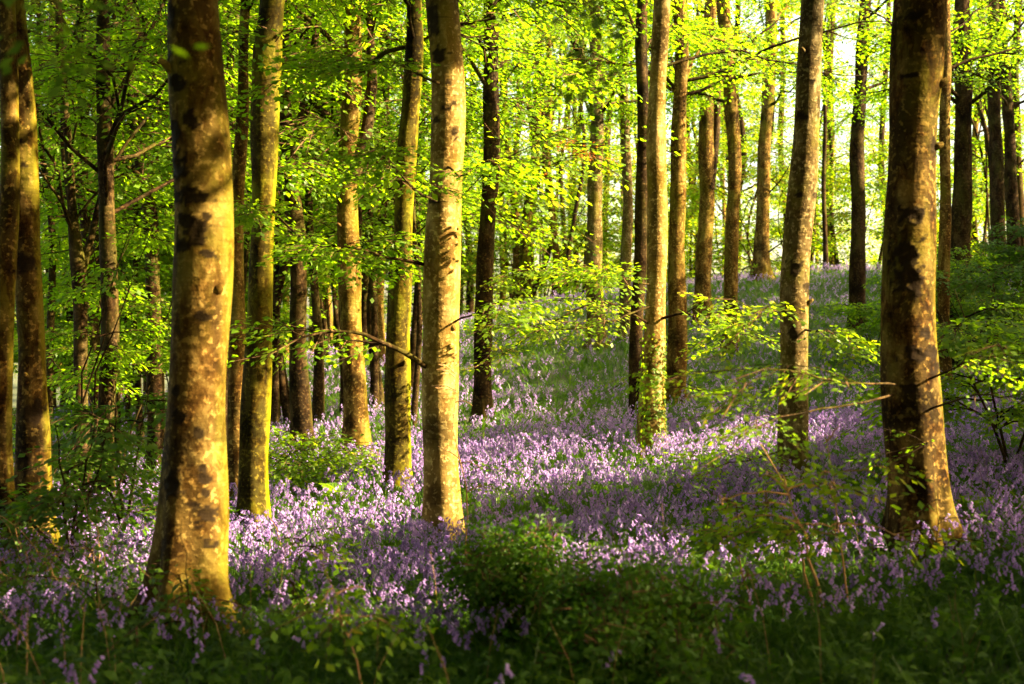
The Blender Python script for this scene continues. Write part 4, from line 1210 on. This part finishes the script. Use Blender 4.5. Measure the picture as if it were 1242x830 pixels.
# broad-leaved herbs of the foreground
def herb_geo():
    out = []; h = rng.uniform(.12, .34)
    lean = rng.normal(0, .12, 2)
    V, F = tube(np.array([[0, 0, 0], [lean[0] * h, lean[1] * h, h * .6], [lean[0] * h * 2, lean[1] * h * 2, h]]), [.003, .0025, .0015], 3)
    out.append(('stem', V, F))
    for k in range(int(rng.integers(8, 15))):
        u = rng.uniform(.25, 1); p = np.array([lean[0] * h * 2 * u * u, lean[1] * h * 2 * u * u, h * u]); a = rng.uniform(0, 6.28); s = rng.uniform(.04, .085)
        d = np.array([math.cos(a), math.sin(a), rng.normal(.05, .3)]); d /= np.linalg.norm(d); l = np.cross([rng.normal(0, .3), rng.normal(0, .3), 1], d); l /= np.linalg.norm(l)
        up = np.cross(d, l)
        p = p + d * .012
        V = np.array([p, p + d * s * .45 - l * s * .26 + up * s * .05, p + d * s - up * s * .12, p + d * s * .45, p + d * s * .45 + l * s * .26 + up * s * .05])
        out.append(('blade', V, np.array([[0, 3, 2, 1], [0, 4, 2, 3]])))
    return out


hb = Buf()
x, d = field(6600, 4.8, 13)
P = np.stack([x, d, 0 * x], -1)
pxh, pyh = PX(np.column_stack([x, d, G(x, d) + .15]))
keep = rng.uniform(0, 1, len(x)) < np.clip(np.interp(d, [4.8, 7.2, 9, 11, 13], [1, .8, .34, .10, .05]) * (.8 + .5 * vnoise(P, 1.7)) + np.clip((200 - pxh) / 300, 0, .5), 0, 1) * (1 - .75 * np.exp(-((pxh - 560) / 150) ** 2) * np.clip((d - 6.6) / 1.0, 0, 1))
keep &= clear_of_trees(x, d, .25)
P = P[keep]; P[:, 2] = G(P[:, 0], P[:, 1]) - .01
scatter(hb, [herb_geo() for _ in range(16)], P, rng.uniform(.7, 1.25, len(P)), .15, .1 * vnoise(P, 2.0) - .1, matof=lambda k: 0)
x, d = field(9000, 13, 34)
P = np.stack([x, d, 0 * x], -1); pxh, pyh = PX(np.column_stack([x, d, G(x, d) + .15]))
keep = (rng.uniform(0, 1, len(x)) < np.clip((360 - pxh) / 160, .05, .9) * (.5 + .5 * vnoise(P, 1.2))) & clear_of_trees(x, d, .02)
P = P[keep]; P[:, 2] = G(P[:, 0], P[:, 1]) - .01
scatter(hb, [herb_geo() for _ in range(8)], P, rng.uniform(.9, 1.9, len(P)), .15, .1 * vnoise(P, 2.0), matof=lambda k: 0)
x, d = field(170, 5.6, 12)
for a_, b_2 in zip(x, d):
    h_ = rng.uniform(.18, .6); l_ = rng.normal(0, .25, 2) * h_
    q = np.array([[a_, b_2, float(G(a_, b_2))], [a_ + l_[0] * .4, b_2 + l_[1] * .4, float(G(a_, b_2)) + h_ * .6], [a_ + l_[0], b_2 + l_[1], float(G(a_, b_2)) + h_]])
    V, F = tube(q, [.002, .0017, .001], 3); hb.add(V, F, 1, .5)
tag(hb.build('undergrowth', ['leaf_dark', 'dry'], smooth=False), 'low leafy herbs covering the shaded foreground and the left dell', 'undergrowth', kind='stuff')

# ---- single bluebells of the foreground: one plant with its parts, then copies ----------------------------------------
def bluebell_thing(lean):
    o = thing('bluebell', (0, 0, 0), 'single violet bluebell standing out of the dark herbs along the lower edge', 'bluebell', 'bluebells standing singly in the foreground')
    g = bluebell_geo(0)
    st_ = Buf()
    for kind, V, F in g:
        if kind == 'stem': st_.add(V, F, 0, .5)
    st_.build('stem', ['blade'], o)
    for kind, V, F in g:
        if kind == 'bell':
            fl = Buf(); fl.add(V, F, 0, rng.uniform(.3, .9)); fl.build('flower', ['bell'], o)
        if kind == 'blade':
            lf = Buf(); lf.add(V, F, 0, rng.uniform(.2, .7)); lf.build('leaf', ['blade'], o)
    return o


protos = [bluebell_thing(i) for i in range(5)]
spots = []
while len(spots) < 20:
    d = rng.uniform(7.1, 9.0); x = rng.uniform(-.36, .36) * d
    if clear_of_trees(np.array([x]), np.array([d]), .08)[0]: spots.append((x, d))
spots[0] = ((733 - CX) / FPX * 7.6, 7.6); spots[1] = ((726 - CX) / FPX * 7.62, 7.62)
for i, (x, d) in enumerate(spots):
    p = protos[i % 5]
    if i < 5: o = p
    else:
        o = p.copy(); COL.objects.link(o)
        for ch in p.children:
            c = ch.copy(); COL.objects.link(c); c.parent = o
    o.location = (x, d, float(G(x, d)) - .01)
    o.rotation_euler = (rng.normal(0, .08), rng.normal(0, .08), rng.uniform(0, 6.28))
    s = rng.uniform(.7, 1.0); o.scale = (s, s, s)


# ---- ferns ------------------------------------------------------------------------------------------------------------
def frond_geo(L, az, el):
    t = np.linspace(0, 1, 16)
    dh = np.array([math.cos(az), math.sin(az), 0])
    P = np.outer(L * math.cos(el) * t, dh) + np.outer(L * (math.sin(el) * t - .5 * t ** 2.4), [0, 0, 1])
    T = np.gradient(P, axis=0); T /= np.linalg.norm(T, axis=1, keepdims=True)
    lat = np.array([-dh[1], dh[0], 0])
    b = Buf()
    V, F = ribbon(P, np.linspace(.004, .0008, 16), np.array([0, 0, 1.0])); b.add(V, F, 0, .3)
    for i in range(2, 16):
        ln = L * .30 * math.sin(math.pi * min(1, .18 + .82 * (i / 15))) ** .8 + .008
        for sgn in (-1, 1):
            for m_ in range(5):
                u = (m_ + .5) / 5
                c = P[i] + (lat * sgn + T[i] * .35 - np.array([0, 0, .18 * u])) * ln * u
                for s2 in (-1, 1):
                    w = ln * .17 * (1 - .6 * u)
                    d_ = T[i] * s2 + lat * sgn * .4; d_ /= np.linalg.norm(d_)
                    e = lat * sgn * ln * .085
                    b.add([c - e, c + d_ * w * .6 - e * .4, c + d_ * w + e * .6, c + e], [[0, 1, 2, 3]], 0, rng.uniform(.2, .9))
    return b


def fern(label, px, d, L, n, lit=False):
    b = base_at(px, d)
    o = thing('fern', b, label, 'fern', 'ferns among the bluebells')
    for k in range(n):
        f = frond_geo(L * rng.uniform(.75, 1.1), k / n * 6.28 + rng.uniform(-.3, .3), rng.uniform(.85, 1.25))
        f.build('frond', ['frond'], o, smooth=False)


for px, d, L, n, lab in [(412, 15.4, .55, 9, 'bright yellow-green fern in the sun left of the mossy double stem'), (392, 14.8, .42, 8, 'smaller sunny fern nearer than the bright one left of the mossy double stem'),
                         (735, 11.2, .42, 8, 'fern among the bluebells above the broad low bush'), (800, 11.8, .40, 8, 'fern in the open to the right of the broad low bush'),
                         (850, 9.8, .34, 7, 'shaded fern left of the short crooked sapling'), (690, 6.5, .40, 8, 'dark fern at the lower edge in front of the broad low bush'),
                         (470, 11.9, .36, 7, 'fern left of the foot of the central beech'), (1190, 11.5, .45, 8, 'fern right of the foot of the thick right trunk'), (540, 6.7, .34, 7, 'dark fern at the lower edge left of the upright bush')]:
    fern(lab, px, d, L, n)

# ---- sky, sun, camera -------------------------------------------------------------------------------------------------
w = bpy.data.worlds.new('World'); sc.world = w; w.use_nodes = True
nt = w.node_tree; nt.nodes.clear()
out = nt.nodes.new('ShaderNodeOutputWorld'); bg = nt.nodes.new('ShaderNodeBackground'); sky = nt.nodes.new('ShaderNodeTexSky')
sky.sky_type = 'NISHITA'; sky.sun_disc = False
sky.sun_elevation = EL; sky.sun_rotation = AZ
sky.air_density = 1.0; sky.dust_density = 4.0; sky.ozone_density = 1.0
bg.inputs['Strength'].default_value = 0.105
wm = nt.nodes.new('ShaderNodeMixRGB'); wm.blend_type = 'MULTIPLY'; wm.inputs[0].default_value = 1; wm.inputs[2].default_value = (1.0, 0.87, 0.62, 1)
nt.links.new(sky.outputs[0], wm.inputs[1]); nt.links.new(wm.outputs[0], bg.inputs['Color']); nt.links.new(bg.outputs[0], out.inputs['Surface'])

from mathutils import Vector
sl = bpy.data.lights.new('sun', 'SUN'); sl.energy = 5.0; sl.angle = math.radians(0.5); sl.color = (1.0, 0.81, 0.47)
so = bpy.data.objects.new('sun', sl); COL.objects.link(so)
so.rotation_euler = Vector(tuple(S)).to_track_quat('Z', 'Y').to_euler()
so.location = tuple(S * 60)

cd = bpy.data.cameras.new('camera'); cd.sensor_width = 36; cd.lens = FPX / 1242 * 36; cd.clip_start = .05; cd.clip_end = 2000
cd.dof.use_dof = True; cd.dof.focus_distance = 16; cd.dof.aperture_fstop = 2.4
co = bpy.data.objects.new('camera', cd); COL.objects.link(co)
co.location = tuple(CAM); co.rotation_euler = (math.radians(90), 0, 0)
sc.camera = co

sc.render.engine = 'CYCLES'
cy = sc.cycles
cy.max_bounces = 7; cy.diffuse_bounces = 4; cy.glossy_bounces = 2; cy.transmission_bounces = 5; cy.transparent_max_bounces = 4
cy.sample_clamp_indirect = 6; cy.use_denoising = True
cy.use_adaptive_sampling = True; cy.adaptive_threshold = .01
vs = sc.view_settings
vs.view_transform = 'Standard'; vs.look = 'None'; vs.exposure = 3.25; vs.gamma = 1; vs.use_curve_mapping = False
print('FACES', sum(len(m.polygons) for m in bpy.data.meshes), 'OBJECTS', len(bpy.data.objects))
